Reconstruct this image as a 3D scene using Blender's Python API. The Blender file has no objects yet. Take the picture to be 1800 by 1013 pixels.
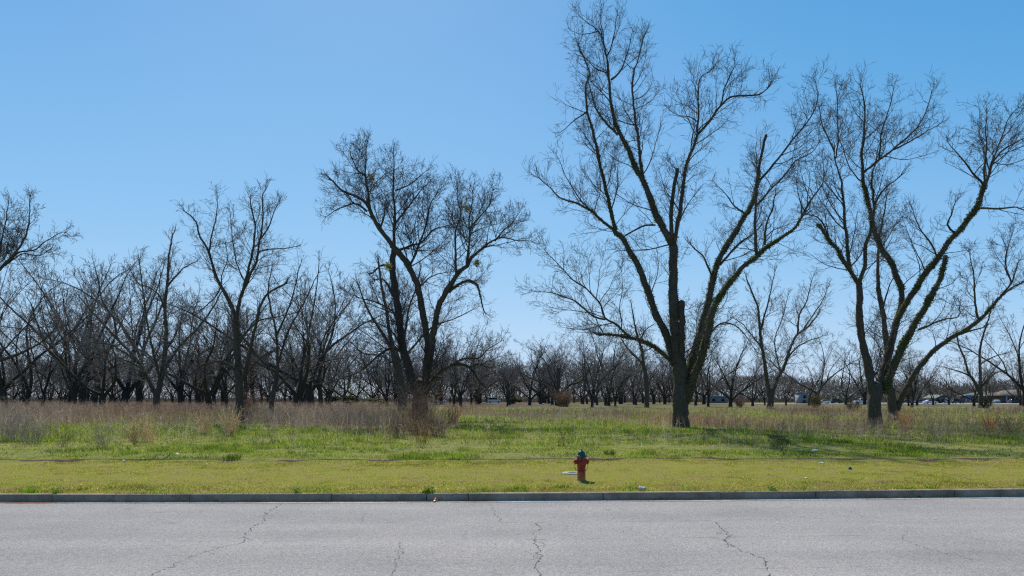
import bpy, math, random
import numpy as np
from mathutils import Vector

R = np.random.RandomState(11)
rnd = random.Random(5)
H, F = 2.2, 1200.0          # eye height (m), focal length in photo pixels
C = bpy.context.scene.collection

def gp(px, py):             # ground point seen at a photo position
    d = H * F / (py - 700.0)
    return ((px - 900.0) / F * d, d)
def at(px, py, d):          # point at distance d
    return ((px - 900.0) / F * d, d, H - (py - 700.0) / F * d)

# ---------------------------------------------------------------- materials
def new_mat(name):
    m = bpy.data.materials.new(name); m.use_nodes = True
    nt = m.node_tree; b = nt.nodes['Principled BSDF']
    b.inputs['Specular IOR Level'].default_value = 0.25
    return m, nt, b
def noise_node(nt, scale, detail=4, rough=.6, vec=None, dim='3D'):
    n = nt.nodes.new('ShaderNodeTexNoise'); n.inputs['Scale'].default_value = scale
    n.inputs['Detail'].default_value = detail; n.inputs['Roughness'].default_value = rough
    if vec is not None: nt.links.new(vec, n.inputs['Vector'])
    return n
def ramp(nt, fac, stops):
    r = nt.nodes.new('ShaderNodeValToRGB'); nt.links.new(fac, r.inputs['Fac'])
    el = r.color_ramp.elements
    while len(el) < len(stops): el.new(.5)
    for e, (p, c) in zip(el, stops):
        e.position = p; e.color = (*c, 1)
    return r
def mixc(nt, a, b, fac, mode='MIX'):
    m = nt.nodes.new('ShaderNodeMix'); m.data_type = 'RGBA'; m.blend_type = mode
    for s, v in ((m.inputs[6], a), (m.inputs[7], b), (m.inputs[0], fac)):
        if hasattr(v, 'is_linked'): nt.links.new(v, s)
        elif isinstance(v, (int, float)): s.default_value = v
        else: s.default_value = (*v, 1)
    return m.outputs[2]
def obj_coord(nt, scale=(1,1,1)):
    t = nt.nodes.new('ShaderNodeTexCoord'); mp = nt.nodes.new('ShaderNodeMapping')
    mp.inputs['Scale'].default_value = scale
    nt.links.new(t.outputs['Object'], mp.inputs['Vector']); return mp.outputs[0]
def geo_pos(nt):
    return nt.nodes.new('ShaderNodeNewGeometry').outputs['Position']
def bump(nt, b, h, strength, dist):
    n = nt.nodes.new('ShaderNodeBump'); n.inputs['Strength'].default_value = strength
    n.inputs['Distance'].default_value = dist
    nt.links.new(h, n.inputs['Height']); nt.links.new(n.outputs[0], b.inputs['Normal'])

def simple(name, col, rough=.7, metal=0, var=.25, scale=3.0):
    m, nt, b = new_mat(name)
    n = noise_node(nt, scale, 4, .6, obj_coord(nt))
    d = tuple(c * (1 - var) for c in col); l = tuple(min(1, c * (1 + var)) for c in col)
    r = ramp(nt, n.outputs['Fac'], [(.3, d), (.7, l)])
    nt.links.new(r.outputs[0], b.inputs['Base Color'])
    b.inputs['Roughness'].default_value = rough; b.inputs['Metallic'].default_value = metal
    return m

def bark_mat(name, c0, c1, moss=0.0):
    m, nt, b = new_mat(name)
    v = obj_coord(nt, (10, 10, 1.6))
    n = noise_node(nt, 1.6, 6, .7, v)
    r = ramp(nt, n.outputs['Fac'], [(.32, c0), (.68, c1)])
    col = r.outputs[0]
    n2 = noise_node(nt, .7, 3, .6, obj_coord(nt))
    if moss > 0:
        r2 = ramp(nt, n2.outputs['Fac'], [(.62 - .2 * moss, (0, 0, 0)), (.7, (1, 1, 1))])
        col = mixc(nt, col, (.045, .055, .012), r2.outputs[0])
    nt.links.new(col, b.inputs['Base Color'])
    b.inputs['Roughness'].default_value = .95
    bump(nt, b, n.outputs['Fac'], .8, .06)
    return m

def attr_mat(name, trans=.45, rough=.8, tsat=1.0):
    m, nt, b = new_mat(name)
    a = nt.nodes.new('ShaderNodeAttribute'); a.attribute_name = 'Col'
    nt.links.new(a.outputs['Color'], b.inputs['Base Color'])
    b.inputs['Roughness'].default_value = rough
    if trans > 0:
        t = nt.nodes.new('ShaderNodeBsdfTranslucent'); nt.links.new(a.outputs['Color'], t.inputs['Color'])
        mx = nt.nodes.new('ShaderNodeMixShader'); mx.inputs[0].default_value = trans
        o = nt.nodes['Material Output']
        nt.links.new(b.outputs[0], mx.inputs[1]); nt.links.new(t.outputs[0], mx.inputs[2])
        nt.links.new(mx.outputs[0], o.inputs['Surface'])
    return m

M = {}
M['bark'] = bark_mat('bark_dark', (.034, .026, .019), (.135, .104, .077), .2)
M['bark_far'] = bark_mat('bark_far', (.018, .015, .012), (.07, .057, .047), .15)  # darker than near bark: backlit shade of far limbs put into the colour
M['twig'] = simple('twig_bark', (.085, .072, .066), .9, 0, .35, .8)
M['twig_far'] = simple('twig_bark_far', (.18, .155, .138), .9, 0, .25, .4)  # paler than near twigs: distance haze put into the colour
M['grass'] = attr_mat('grass_blades', .58)
M['weeds'] = attr_mat('weed_stalks', .45)
M['straw'] = attr_mat('straw', .72)
M['leaf'] = attr_mat('ivy_leaves', .5)
M['red'] = None

# ---------------------------------------------------------------- mesh helpers
def link(o, parent=None):
    C.objects.link(o)
    if parent is not None: o.parent = parent
    return o
def mesh_np(name, verts, faces_n, loops, mats, parent=None, col=None, smooth=False, matidx=None):
    """verts (V,3); faces_n: loop totals (Fn,), loops flat vertex indices"""
    me = bpy.data.meshes.new(name)
    verts = np.asarray(verts, np.float32).reshape(-1, 3)
    loops = np.asarray(loops, np.int32).ravel(); fn = np.asarray(faces_n, np.int32).ravel()
    me.vertices.add(len(verts)); me.vertices.foreach_set('co', verts.ravel())
    me.loops.add(len(loops)); me.loops.foreach_set('vertex_index', loops)
    st = np.zeros(len(fn), np.int32); st[1:] = np.cumsum(fn)[:-1]
    me.polygons.add(len(fn)); me.polygons.foreach_set('loop_start', st)
    try: me.polygons.foreach_set('loop_total', fn)
    except Exception: pass
    if matidx is not None: me.polygons.foreach_set('material_index', np.asarray(matidx, np.int32))
    if smooth: me.polygons.foreach_set('use_smooth', np.ones(len(fn), bool))
    if col is not None:
        a = me.color_attributes.new('Col', 'FLOAT_COLOR', 'POINT')
        c = np.ones((len(verts), 4), np.float32); c[:, :3] = col
        a.data.foreach_set('color', c.ravel())
    me.update(calc_edges=True); me.validate()
    for m in (mats if isinstance(mats, (list, tuple)) else [mats]): me.materials.append(m)
    return link(bpy.data.objects.new(name, me), parent)

def unit(v):
    return v / np.maximum(np.linalg.norm(v, axis=-1, keepdims=True), 1e-9)
def perp(a):
    ref = np.where(np.abs(a[..., 2:3]) < .9, np.array([0, 0, 1.]), np.array([1., 0, 0]))
    u = unit(np.cross(a, ref)); return u, np.cross(a, u)

def frustums(p0, p1, r0, r1, n):
    a = unit(p1 - p0); u, v = perp(a)
    th = np.arange(n) / n * 2 * math.pi
    ring = u[:, None, :] * np.cos(th)[None, :, None] + v[:, None, :] * np.sin(th)[None, :, None]
    V = np.stack([p0[:, None, :] + ring * r0[:, None, None], p1[:, None, :] + ring * r1[:, None, None]], 1)
    k = len(p0); base = (np.arange(k) * 2 * n)[:, None]
    i = np.arange(n)[None, :]; j = (i + 1) % n
    Q = np.stack([base + i, base + j, base + n + j, base + n + i], -1).reshape(-1, 4)
    return V.reshape(-1, 3), Q

def tube(pts, rad, n=10, wob=0.0, cap=True):
    """connected tube through pts"""
    pts = np.asarray(pts, float); rad = np.asarray(rad, float)
    t = np.gradient(pts, axis=0); t = unit(t)
    u = perp(t[:1])[0][0]; V = []
    for k in range(len(pts)):
        u = u - t[k] * np.dot(u, t[k]); u = u / max(np.linalg.norm(u), 1e-9)
        w = np.cross(t[k], u)
        th = np.arange(n) / n * 2 * math.pi
        rr = rad[k] * (1 + (wob * R.randn(n) if wob else 0))
        V.append(pts[k] + (u * np.cos(th)[:, None] + w * np.sin(th)[:, None]) * np.asarray(rr).reshape(-1, 1))
    V = np.concatenate(V); Q = []
    for k in range(len(pts) - 1):
        for i in range(n):
            j = (i + 1) % n
            Q.append((k * n + i, k * n + j, k * n + n + j, k * n + n + i))
    if cap:
        V = np.concatenate([V, pts[-1:] + t[-1:] * rad[-1] * .6])
        c = len(V) - 1; b = (len(pts) - 1) * n
        for i in range(n): Q.append((b + i, b + (i + 1) % n, c, c))
    return V, np.array(Q)

class Geo:
    """collects quads / triangles into ONE mesh"""
    def __init__(s): s.V = []; s.fn = []; s.L = []; s.n = 0; s.mi = []; s.Cc = []
    def add(s, V, faces, mi=0, col=None):
        V = np.asarray(V, float).reshape(-1, 3)
        for f in faces:
            f = [int(q) for q in f]
            if len(f) == 4 and f[2] == f[3]: f = f[:3]
            s.fn.append(len(f)); s.L += [q + s.n for q in f]; s.mi.append(mi)
        s.V.append(V); s.n += len(V)
        return s
    def box(s, x0, x1, y0, y1, z0, z1, mi=0, ch=0.0):
        V = [(x, y, z) for z in (z0, z1) for y in (y0, y1) for x in (x0, x1)]
        return s.add(V, [(0, 2, 3, 1), (4, 5, 7, 6), (0, 1, 5, 4), (2, 6, 7, 3), (0, 4, 6, 2), (1, 3, 7, 5)], mi)
    def lathe(s, prof, n=24, c=(0, 0, 0), axis='z', mi=0, caps=True):
        V = []
        for (r, z) in prof:
            for i in range(n):
                a = 2 * math.pi * i / n
                p = (r * math.cos(a), r * math.sin(a), z)
                if axis == 'x': p = (p[2], p[0], p[1])
                if axis == 'y': p = (p[0], p[2], p[1])
                V.append((p[0] + c[0], p[1] + c[1], p[2] + c[2]))
        fs = []
        for k in range(len(prof) - 1):
            for i in range(n):
                j = (i + 1) % n
                fs.append((k * n + i, k * n + j, k * n + n + j, k * n + n + i))
        if caps:
            fs.append(tuple(range(n - 1, -1, -1))); fs.append(tuple(range((len(prof) - 1) * n, len(prof) * n)))
        return s.add(V, fs, mi)
    def prism(s, poly, y0, y1, mi=0, inset=None):
        """poly in (x,z), extruded along y; inset narrows given vertices in y"""
        n = len(poly); ins = inset or [0] * n
        V = [(x, y0 + q, z) for (x, z), q in zip(poly, ins)] + [(x, y1 - q, z) for (x, z), q in zip(poly, ins)]
        fs = [tuple(range(n)), tuple(range(2 * n - 1, n - 1, -1))]
        for i in range(n):
            j = (i + 1) % n; fs.append((i, i + n, j + n, j))
        return s.add(V, fs, mi)
    def tube(s, pts, rad, n=8, mi=0):
        V, Q = tube(pts, rad if hasattr(rad, '__len__') else [rad] * len(pts), n)
        return s.add(V, Q, mi)
    def build(s, name, mats, parent=None, smooth=False, bevel=0):
        o = mesh_np(name, np.concatenate(s.V), s.fn, s.L, mats, parent, None, smooth, s.mi)
        if bevel:
            b = o.modifiers.new('bevel', 'BEVEL'); b.width = bevel; b.segments = 2; b.limit_method = 'ANGLE'
        return o

def tag(o, label=None, cat=None, group=None, kind=None):
    if label: o['label'] = label
    if cat: o['category'] = cat
    if group: o['group'] = group
    if kind: o['kind'] = kind
    return o
def empty(name, loc, rz=0):
    o = bpy.data.objects.new(name, None); o.location = loc; o.rotation_euler = (0, 0, rz)
    o.empty_display_size = .2
    C.objects.link(o); return o
def copy_tree(o, parent=None):
    c = o.copy(); C.objects.link(c)
    if parent is not None: c.parent = parent
    for ch in list(o.children): copy_tree(ch, c)
    return c

# ---------------------------------------------------------------- branch growth
def grow(P, D, L, Rd, levels, rng, rmin):
    """levels: dicts nseg, wander, up, spacing, ratio, ang, kmax ; returns lists of frustum arrays per level"""
    out = []
    for li, lv in enumerate(levels):
        N = len(P)
        if N == 0: break
        ns = lv['nseg']; pts = np.zeros((N, ns + 1, 3)); dirs = np.zeros((N, ns, 3))
        pts[:, 0] = P; d = D.copy()
        for k in range(ns):
            d = unit(d + rng.randn(N, 3) * lv['wander'] + np.array([0, 0, lv['up']]))
            dirs[:, k] = d; pts[:, k + 1] = pts[:, k] + d * (L / ns)[:, None]
        tt = np.linspace(0, 1, ns + 1)
        rr = np.maximum(Rd[:, None] * (1 - .8 * tt[None, :]), rmin)
        rr[:, -1] = np.maximum(rr[:, -1] * .7, rmin * .6)
        out.append((pts[:, :-1].reshape(-1, 3), pts[:, 1:].reshape(-1, 3), rr[:, :-1].ravel(), rr[:, 1:].ravel()))
        if li == len(levels) - 1: break
        k = np.clip(np.round(L / lv['spacing'] * rng.uniform(.7, 1.3, N)), 1, lv['kmax']).astype(int)
        idx = np.repeat(np.arange(N), k)
        j = np.concatenate([np.arange(q) for q in k])
        t = .15 + .85 * (j + rng.uniform(0, 1, len(j))) / k[idx]
        t = np.clip(t, 0, .999)
        s = t * ns; si = s.astype(int); fr = s - si
        P2 = pts[idx, si] * (1 - fr)[:, None] + pts[idx, si + 1] * fr[:, None]
        T = dirs[idx, si]; u, v = perp(T)
        az = rng.uniform(0, 2 * math.pi, len(j)) ; an = np.radians(rng.normal(lv['ang'], 13, len(j)))
        D2 = T * np.cos(an)[:, None] + (u * np.cos(az)[:, None] + v * np.sin(az)[:, None]) * np.sin(an)[:, None]
        L2 = L[idx] * lv['ratio'] * (1.15 - .65 * t) * rng.uniform(.55, 1.25, len(j))
        L2 = np.maximum(L2, lv.get('lmin', .25))
        R2 = np.maximum(np.minimum((Rd[idx] * (1 - .8 * t)) * .62, L2 * .014), rmin)
        P, D, L, Rd = P2, unit(D2), L2, R2
    return out

def smooth_path(p, step, rng, jit):
    """Catmull-Rom through p, resampled, with crooked jitter"""
    p = np.asarray(p, float)
    e = np.vstack([2 * p[0] - p[1], p, 2 * p[-1] - p[-2]])
    res = []
    for i in range(1, len(e) - 2):
        n = max(2, int(np.linalg.norm(e[i + 1] - e[i]) / step))
        for t in np.arange(n) / n:
            a, b, c, d = e[i - 1], e[i], e[i + 1], e[i + 2]
            res.append(.5 * (2 * b + (c - a) * t + (2 * a - 5 * b + 4 * c - d) * t * t + (3 * b - a - 3 * c + d) * t ** 3))
    res.append(e[-2]); res = np.array(res)
    if jit and len(res) > 4:
        j = rng.randn(*res.shape) * jit
        j = (j + np.roll(j, 1, 0)) / 2; j[0] = 0; j[-1] = 0
        res = res + j
    return res

def limb_seeds(paths, rng, spacing, lfac, lmax, thick_skip, lmin=1.2):
    """secondary branches leaving the limbs"""
    P, D, L, Rr = [], [], [], []
    for pts, rad, tip in paths:
        seg = np.diff(pts, axis=0); sl = np.linalg.norm(seg, axis=1); cum = np.concatenate([[0], np.cumsum(sl)])
        tot = cum[-1]; s = rng.uniform(.2, 1) * spacing
        while s < tot:
            i = min(np.searchsorted(cum, s) - 1, len(seg) - 1); i = max(i, 0)
            f = (s - cum[i]) / max(sl[i], 1e-6)
            p = pts[i] + seg[i] * f; r = rad[i] * (1 - f) + rad[i + 1] * f
            T = seg[i] / max(sl[i], 1e-6)
            rel = s / tot
            if not (r > thick_skip and rng.uniform() < .6):
                u, v = perp(T[None]); az = rng.uniform(0, 6.283); an = math.radians(rng.normal(52, 12))
                d = T * math.cos(an) + (u[0] * math.cos(az) + v[0] * math.sin(az)) * math.sin(an)
                d[2] += .12
                l = min(lmax, lfac * min(1., .3 + tot / 13.) * (1.25 - .92 * rel) * rng.uniform(.45, 1.25)); l = max(l, lmin * (1 - .4 * rel))
                P.append(p); D.append(d / np.linalg.norm(d)); L.append(l); Rr.append(min(r * .55, l * .012))
            s += spacing * rng.uniform(.6, 1.5) * (1.5 - .8 * rel)
        if tip:
            T = unit(pts[-1] - pts[-3])
            for q in range(4):
                d = T + rng.randn(3) * .33; d[2] += .1
                P.append(pts[-1]); D.append(d / np.linalg.norm(d)); L.append(lfac * min(1., .3 + tot / 13.) * rng.uniform(.2, .45)); Rr.append(max(rad[-1] * .7, .012))
    return np.array(P), np.array(D), np.array(L), np.array(Rr)

def crown_mesh(out, mat, parent, name='crown'):
    Vs, Qs, n = [], [], 0
    for li, (p0, p1, r0, r1) in enumerate(out):
        V, Q = frustums(p0, p1, r0, r1, 5 if li == 0 else 3)
        Vs.append(V); Qs.append(Q + n); n += len(V)
    V = np.concatenate(Vs); Q = np.concatenate(Qs)
    return mesh_np(name, V, np.full(len(Q), 4), Q, mat, parent)

def leaf_cloud(name, P, size, cols, mat, parent, rng):
    """small leaf quads at P"""
    n = len(P); a = unit(rng.randn(n, 3)); u, v = perp(a)
    s = (size * rng.uniform(.5, 1.3, n))[:, None]
    V = np.stack([P - u * s, P - v * s * .6, P + u * s, P + v * s * .6], 1).reshape(-1, 3)
    Q = np.arange(4 * n).reshape(-1, 4)
    c = np.repeat(cols, 4, 0)
    return mesh_np(name, V, np.full(n, 4), Q, mat, parent, c)

LV_HERO = [dict(nseg=9, wander=.13, up=.065, spacing=.42, ratio=.44, ang=42, kmax=15),
           dict(nseg=5, wander=.15, up=.06, spacing=.3, ratio=.52, ang=40, kmax=9, lmin=.5),
           dict(nseg=4, wander=.15, up=.06, spacing=.25, ratio=.62, ang=36, kmax=4, lmin=.35),
           dict(nseg=2, wander=.15, up=.05)]
LV_MID = [dict(nseg=7, wander=.12, up=.07, spacing=.66, ratio=.48, ang=40, kmax=11),
          dict(nseg=4, wander=.18, up=.06, spacing=.42, ratio=.6, ang=40, kmax=6, lmin=.6),
          dict(nseg=3, wander=.2, up=.04)]

def traced_tree(name, label, base, spec, seed, lfac=4.1, lmax=5.6, spacing=.37, levels=LV_HERO, ivy_n=330,
                thick=.16, group=None, jit=.035, mist=(), tw='twig', bk='bark', rmul=.95):
    """tree whose limbs follow the photographed limbs; spec rows: (part id, w0, w1, ivy, pts[, depth slope])"""
    rng = np.random.RandomState(seed)
    bx, d0 = gp(*base); root = empty(name, (bx, d0, 0))
    tag(root, label, 'tree', group)
    org = np.array([bx, d0, 0.])
    done = []       # (px pts, depth offsets)
    parts = {}; paths = []; ivyP = []
    for row in spec:
        pid, w0, w1, ivy, pts = row[:5]; pts = np.array(pts, float)
        if not done: off0 = 0.
        else:
            best = (1e9, 0)
            for q, o in done:
                dd = np.hypot(q[:, 0] - pts[0, 0], q[:, 1] - pts[0, 1]); k = dd.argmin()
                if dd[k] < best[0]: best = (dd[k], o[k])
            off0 = best[1]
        arc = np.concatenate([[0], np.cumsum(np.hypot(*np.diff(pts, axis=0).T))]) * d0 / F
        sl = 0 if pid == 'trunk' else (row[5] if len(row) > 5 else rng.uniform(-.42, .42))
        off = off0 + sl * arc
        q3 = np.array([at(x, y, d0 + o) for (x, y), o in zip(pts, off)])
        big = w0 * d0 / F > .5
        P3 = smooth_path(q3, .3 if big else .35, rng, jit if pid != 'trunk' else jit * .6)
        t = np.linspace(0, 1, len(P3)); arcf = t
        rad = (w0 * (1 - arcf) + w1 * arcf) * d0 / F * .5 * rmul
        rad = rad * (1 + .05 * rng.randn(len(rad)))
        if pid == 'trunk':
            hgt = P3[:, 2] - P3[0, 2]
            rad = rad * (1 + .35 * np.exp(-hgt / .45))
            P3[0, 2] = min(P3[0, 2], -.15)
        V, Q = tube(P3 - org, rad, 12 if big else 8, .045 if big else .03)
        parts.setdefault(pid, Geo()).add(V, Q)
        # densify px pts for attachment look-ups
        n = 40; s = np.linspace(0, 1, n); tt = arc / max(arc[-1], 1e-6)
        done.append((np.stack([np.interp(s, tt, pts[:, 0]), np.interp(s, tt, pts[:, 1])], 1), np.interp(s, tt, off)))
        if pid != 'trunk': paths.append((P3 - org, rad, w1 < 5))
        if ivy > 0:
            ln = np.linalg.norm(np.diff(P3, axis=0), axis=1).sum()
            m = int(ivy * ivy_n * ln)
            k = rng.randint(0, len(P3) - 1, m); f = rng.uniform(0, 1, m)[:, None]
            c = P3[k] * (1 - f) + P3[k + 1] * f - org
            dirv = unit(rng.randn(m, 3)); tn = unit(P3[k + 1] - P3[k])
            dirv = unit(dirv - tn * (dirv * tn).sum(1, keepdims=True))
            clump = .6 + .5 * np.sin(k * .9 + pts[0, 0]) * np.sin(k * .37)
            keep = rng.uniform(0, 1, m) < clump * np.clip((rad[k] - .03) / .11, 0, 1)
            c = c + dirv * (rad[k][:, None] + np.abs(rng.randn(m, 1)) * .045)
            ivyP.append(c[keep])
    for pid, g in parts.items():
        g.build('trunk' if pid == 'trunk' else 'limb', M[bk], root, smooth=True)
    P, D, L, Rr = limb_seeds(paths, rng, spacing, lfac, lmax, thick)
    crown_mesh(grow(P, D, L, Rr, levels, rng, .00015 * d0), M[tw], root)
    if ivyP:
        c = np.concatenate(ivyP); n = len(c)
        g = rng.uniform(0, 1, (n, 1)) ** 1.5
        col = np.array([.04, .058, .012]) * (1 - g) + np.array([.20, .25, .03]) * g
        leaf_cloud('ivy', c, .055, col, M['leaf'], root, rng)
    for (mx, my, ms) in mist:
        c = np.array(at(mx, my, d0)) - org; n = 330
        p = c + unit(rng.randn(n, 3)) * (rng.uniform(0, 1, (n, 1)) ** .45) * ms
        g = rng.uniform(0, 1, (n, 1))
        leaf_cloud('mistletoe', p, .07, np.array([.12, .13, .03]) * (1 - g) + np.array([.32, .30, .08]) * g, M['leaf'], root, rng)
    return root

def proto_skeleton(rng, Ht, habit):
    """pecan habit: short trunk, limbs spreading as a vase, forked twice"""
    paths = []; trunk_h = Ht * rng.uniform(.07, .13)
    tr = Ht * rng.uniform(.0135, .018)
    lean = rng.randn(2) * .05
    tp = np.array([[0, 0, -.2], [lean[0] * .5, lean[1] * .5, trunk_h * .5], [lean[0] * trunk_h, lean[1] * trunk_h, trunk_h]])
    trunk = smooth_path(tp, .4, rng, .02)
    rad = np.linspace(tr * 1.05, tr, len(trunk)); rad *= 1 + .3 * np.exp(-(trunk[:, 2] + .2) / .5)
    trunkP = (trunk, rad)
    nl = rng.randint(3, 6) if habit != 'upright' else rng.randint(2, 5)
    az0 = rng.uniform(0, 6.28)
    for i in range(nl):
        az = az0 + i * 2 * math.pi / nl + rng.uniform(-.4, .4)
        inc = math.radians(rng.uniform(22, 46) if habit != 'upright' else rng.uniform(8, 26))
        if i == 0 and habit != 'wide': inc *= .3
        if habit == 'wide': inc = math.radians(rng.uniform(30, 62))
        Ln = (Ht - trunk_h) * rng.uniform(.78, 1.0) * (1 if inc < .6 else .85)
        limb(paths, rng, trunk[-1] - np.array([0, 0, rng.uniform(0, .35) * trunk_h]), az, inc, Ln, tr * rng.uniform(.5, .72), 0)
    return trunkP, paths

def limb(paths, rng, p, az, inc, Ln, r, depth):
    n = max(4, int(Ln / 1.1)); pts = [p]; d = np.array([math.sin(inc) * math.cos(az), math.sin(inc) * math.sin(az), math.cos(inc)])
    drift = rng.randn(3) * .05
    for k in range(n):
        d = d + rng.randn(3) * .085 + drift; d[2] += .05 if depth == 0 else .035
        d = d / np.linalg.norm(d); pts.append(pts[-1] + d * Ln / n)
    pts = np.array(pts)
    rad = r * (1 - .85 * np.linspace(0, 1, len(pts)) ** .8)
    paths.append((pts, np.maximum(rad, .02), True))
    if depth < 2:
        for f in ([.28, .5, .7] if depth == 0 else [.4, .65]):
            f += rng.uniform(-.08, .08); k = int(f * n); k = min(max(k, 1), n - 1)
            T = unit(pts[k + 1] - pts[k]); q = unit(T + rng.randn(3) * .42 + np.array([0, 0, .1]))
            limb(paths, rng, pts[k], math.atan2(q[1], q[0]), math.acos(np.clip(q[2], -1, 1)), Ln * (1 - f) * rng.uniform(.7, .95), rad[k] * .72, depth + 1)

TOP = {}
def proto_tree(name, seed, Ht, habit, lfac=2.4, dd=130., spacing=1.0):
    rng = np.random.RandomState(seed)
    root = empty(name, (0, 0, 0))
    (tp, trad), paths = proto_skeleton(rng, Ht, habit)
    g = Geo(); V, Q = tube(tp, trad, 10, .04); g.add(V, Q)
    for pts, rad, tip in paths:
        if rad[0] > .1:
            V, Q = tube(pts, rad, 7, .03); g.add(V, Q)
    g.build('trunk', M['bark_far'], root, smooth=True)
    P, D, L, Rr = limb_seeds(paths, rng, spacing, lfac, 5.0, .22, 1.2)
    out = grow(P, D, L, Rr, LV_MID, rng, .00014 * dd)
    for pts, rad, tip in paths:
        if rad[0] <= .1: out.insert(0, (pts[:-1], pts[1:], rad[:-1], rad[1:]))
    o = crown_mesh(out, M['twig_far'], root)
    co_ = np.empty(len(o.data.vertices) * 3, np.float32); o.data.vertices.foreach_get('co', co_)
    TOP[root.name] = float(np.percentile(co_[2::3], 99.7))
    return root

# ---------------------------------------------------------------- numeric noise
_lat = np.random.RandomState(3).rand(256, 256)
def vn(x, y, s):
    x = np.asarray(x, float) / s + 1000.; y = np.asarray(y, float) / s + 1000.
    xi = np.floor(x).astype(int); yi = np.floor(y).astype(int); fx = x - xi; fy = y - yi
    fx = fx * fx * (3 - 2 * fx); fy = fy * fy * (3 - 2 * fy)
    g = lambda a, b: _lat[a & 255, b & 255]
    return (g(xi, yi) * (1 - fx) + g(xi + 1, yi) * fx) * (1 - fy) + (g(xi, yi + 1) * (1 - fx) + g(xi + 1, yi + 1) * fx) * fy
def fbm(x, y, s): return .5 * vn(x, y, s) + .3 * vn(x + 31, y + 7, s * .45) + .2 * vn(x - 13, y + 51, s * .2)
def sst(a, b, v):
    t = np.clip((v - a) / (b - a), 0, 1); return t * t * (3 - 2 * t)

_kx = np.array([-60, -25, -11.6, -7.7, -3.9, 0, 3.96, 8.06, 12.26, 25, 60.])
_ky = np.array([16.6, 15.75, 15.42, 15.36, 15.45, 15.62, 15.84, 16.1, 16.36, 17.4, 21.])
_kp = np.polyfit(_kx, _ky, 4)
def kc(x): return np.polyval(_kp, np.clip(x, -60, 60))      # front foot of the kerb
def fe(x): return 23.9 + .25 * np.sin(np.asarray(x) * .35) + .5 * (vn(x, np.zeros_like(np.asarray(x, float)), 1.1) - .5) + .02 * np.asarray(x)

def brownness(x, d):
    """share of dead weed cover in the field"""
    a = x / np.maximum(d, 1)
    db = np.interp(a, [-1.2, -.8, -.45, -.3, -.22, -.1, -.05, .1, .22, .45, .62, .9],
                   [60, 57, 54, 47, 42, 38, 56, 58, 48, 40, 41, 42])
    db = db + 16 * (fbm(x, d, 14.) - .5)
    b = sst(-7, 7, d - db)
    b *= .08 + .92 * sst(.41, .6, fbm(x + 40, d * .55, 11.))
    b *= np.interp(a, [-.2, .0, .3], [1, .85, .95])
    return b

# ---------------------------------------------------------------- world, sun, camera
sc = bpy.context.scene
SUN_EL, SUN_AZ = math.radians(47), math.radians(-13)       # azimuth from +Y, negative to the left
w = bpy.data.worlds.new('World'); sc.world = w; w.use_nodes = True
nt = w.node_tree; bg = nt.nodes['Background']
sky = nt.nodes.new('ShaderNodeTexSky'); sky.sky_type = 'NISHITA'; sky.sun_disc = False
sky.sun_elevation = SUN_EL; sky.sun_rotation = SUN_AZ
sky.altitude = 0; sky.air_density = .7; sky.dust_density = .1; sky.ozone_density = 3
def vscale(src, k):
    v = nt.nodes.new('ShaderNodeVectorMath'); v.operation = 'SCALE'; v.inputs['Scale'].default_value = k
    nt.links.new(src, v.inputs[0]); return v.outputs[0]
cv = nt.nodes.new('ShaderNodeRGBCurve'); mp = cv.mapping; mp.extend = 'EXTRAPOLATED'; mp.use_clip = False
for ch, pts in ((0, [(0, 0), (.13, .115), (.18, .215), (.25, .30), (.39, .43), (.75, .60), (1, .72), (3, 3.0)]),
                (1, [(0, 0), (.20, .34), (.27, .44), (.33, .51), (.61, .665), (.93, .75), (1, .78), (3, 2.5)]),
                (2, [(0, 0), (.40, .70), (.51, .80), (.61, .86), (.9, .92), (1, .94), (3, 2.1)])):
    c = mp.curves[ch]
    while len(c.points) < len(pts): c.points.new(.5, .5)
    for q, (px_, py_) in zip(c.points, pts): q.location = (px_, py_)
mp.update()
nt.links.new(vscale(sky.outputs[0], .1), cv.inputs['Color']); nt.links.new(vscale(cv.outputs[0], 10), bg.inputs['Color'])
bg.inputs['Strength'].default_value = .1
sun = bpy.data.lights.new('sun', 'SUN'); sun.energy = 5.0; sun.angle = math.radians(.53); sun.color = (1, .95, .87)
so = bpy.data.objects.new('sun', sun); C.objects.link(so)
S = Vector((math.sin(SUN_AZ) * math.cos(SUN_EL), math.cos(SUN_AZ) * math.cos(SUN_EL), math.sin(SUN_EL)))
so.rotation_euler = S.to_track_quat('Z', 'Y').to_euler(); so.location = S * 80
cam = bpy.data.cameras.new('camera'); cam.lens = 24; cam.sensor_width = 36; cam.shift_y = (700 - 506.5) / 1800
cam.clip_start = .1; cam.clip_end = 5000
co = bpy.data.objects.new('camera', cam); C.objects.link(co); co.location = (0, 0, H); co.rotation_euler = (math.pi / 2, 0, 0)
sc.camera = co
sc.view_settings.view_transform = 'Standard'; sc.view_settings.look = 'None'; sc.view_settings.exposure = 0
sc.cycles.use_denoising = False; sc.cycles.pixel_filter_type = 'BLACKMAN_HARRIS'; sc.cycles.filter_width = 1.25
sc.cycles.max_bounces = 5; sc.cycles.diffuse_bounces = 2; sc.cycles.transmission_bounces = 3; sc.cycles.transparent_max_bounces = 4

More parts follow.
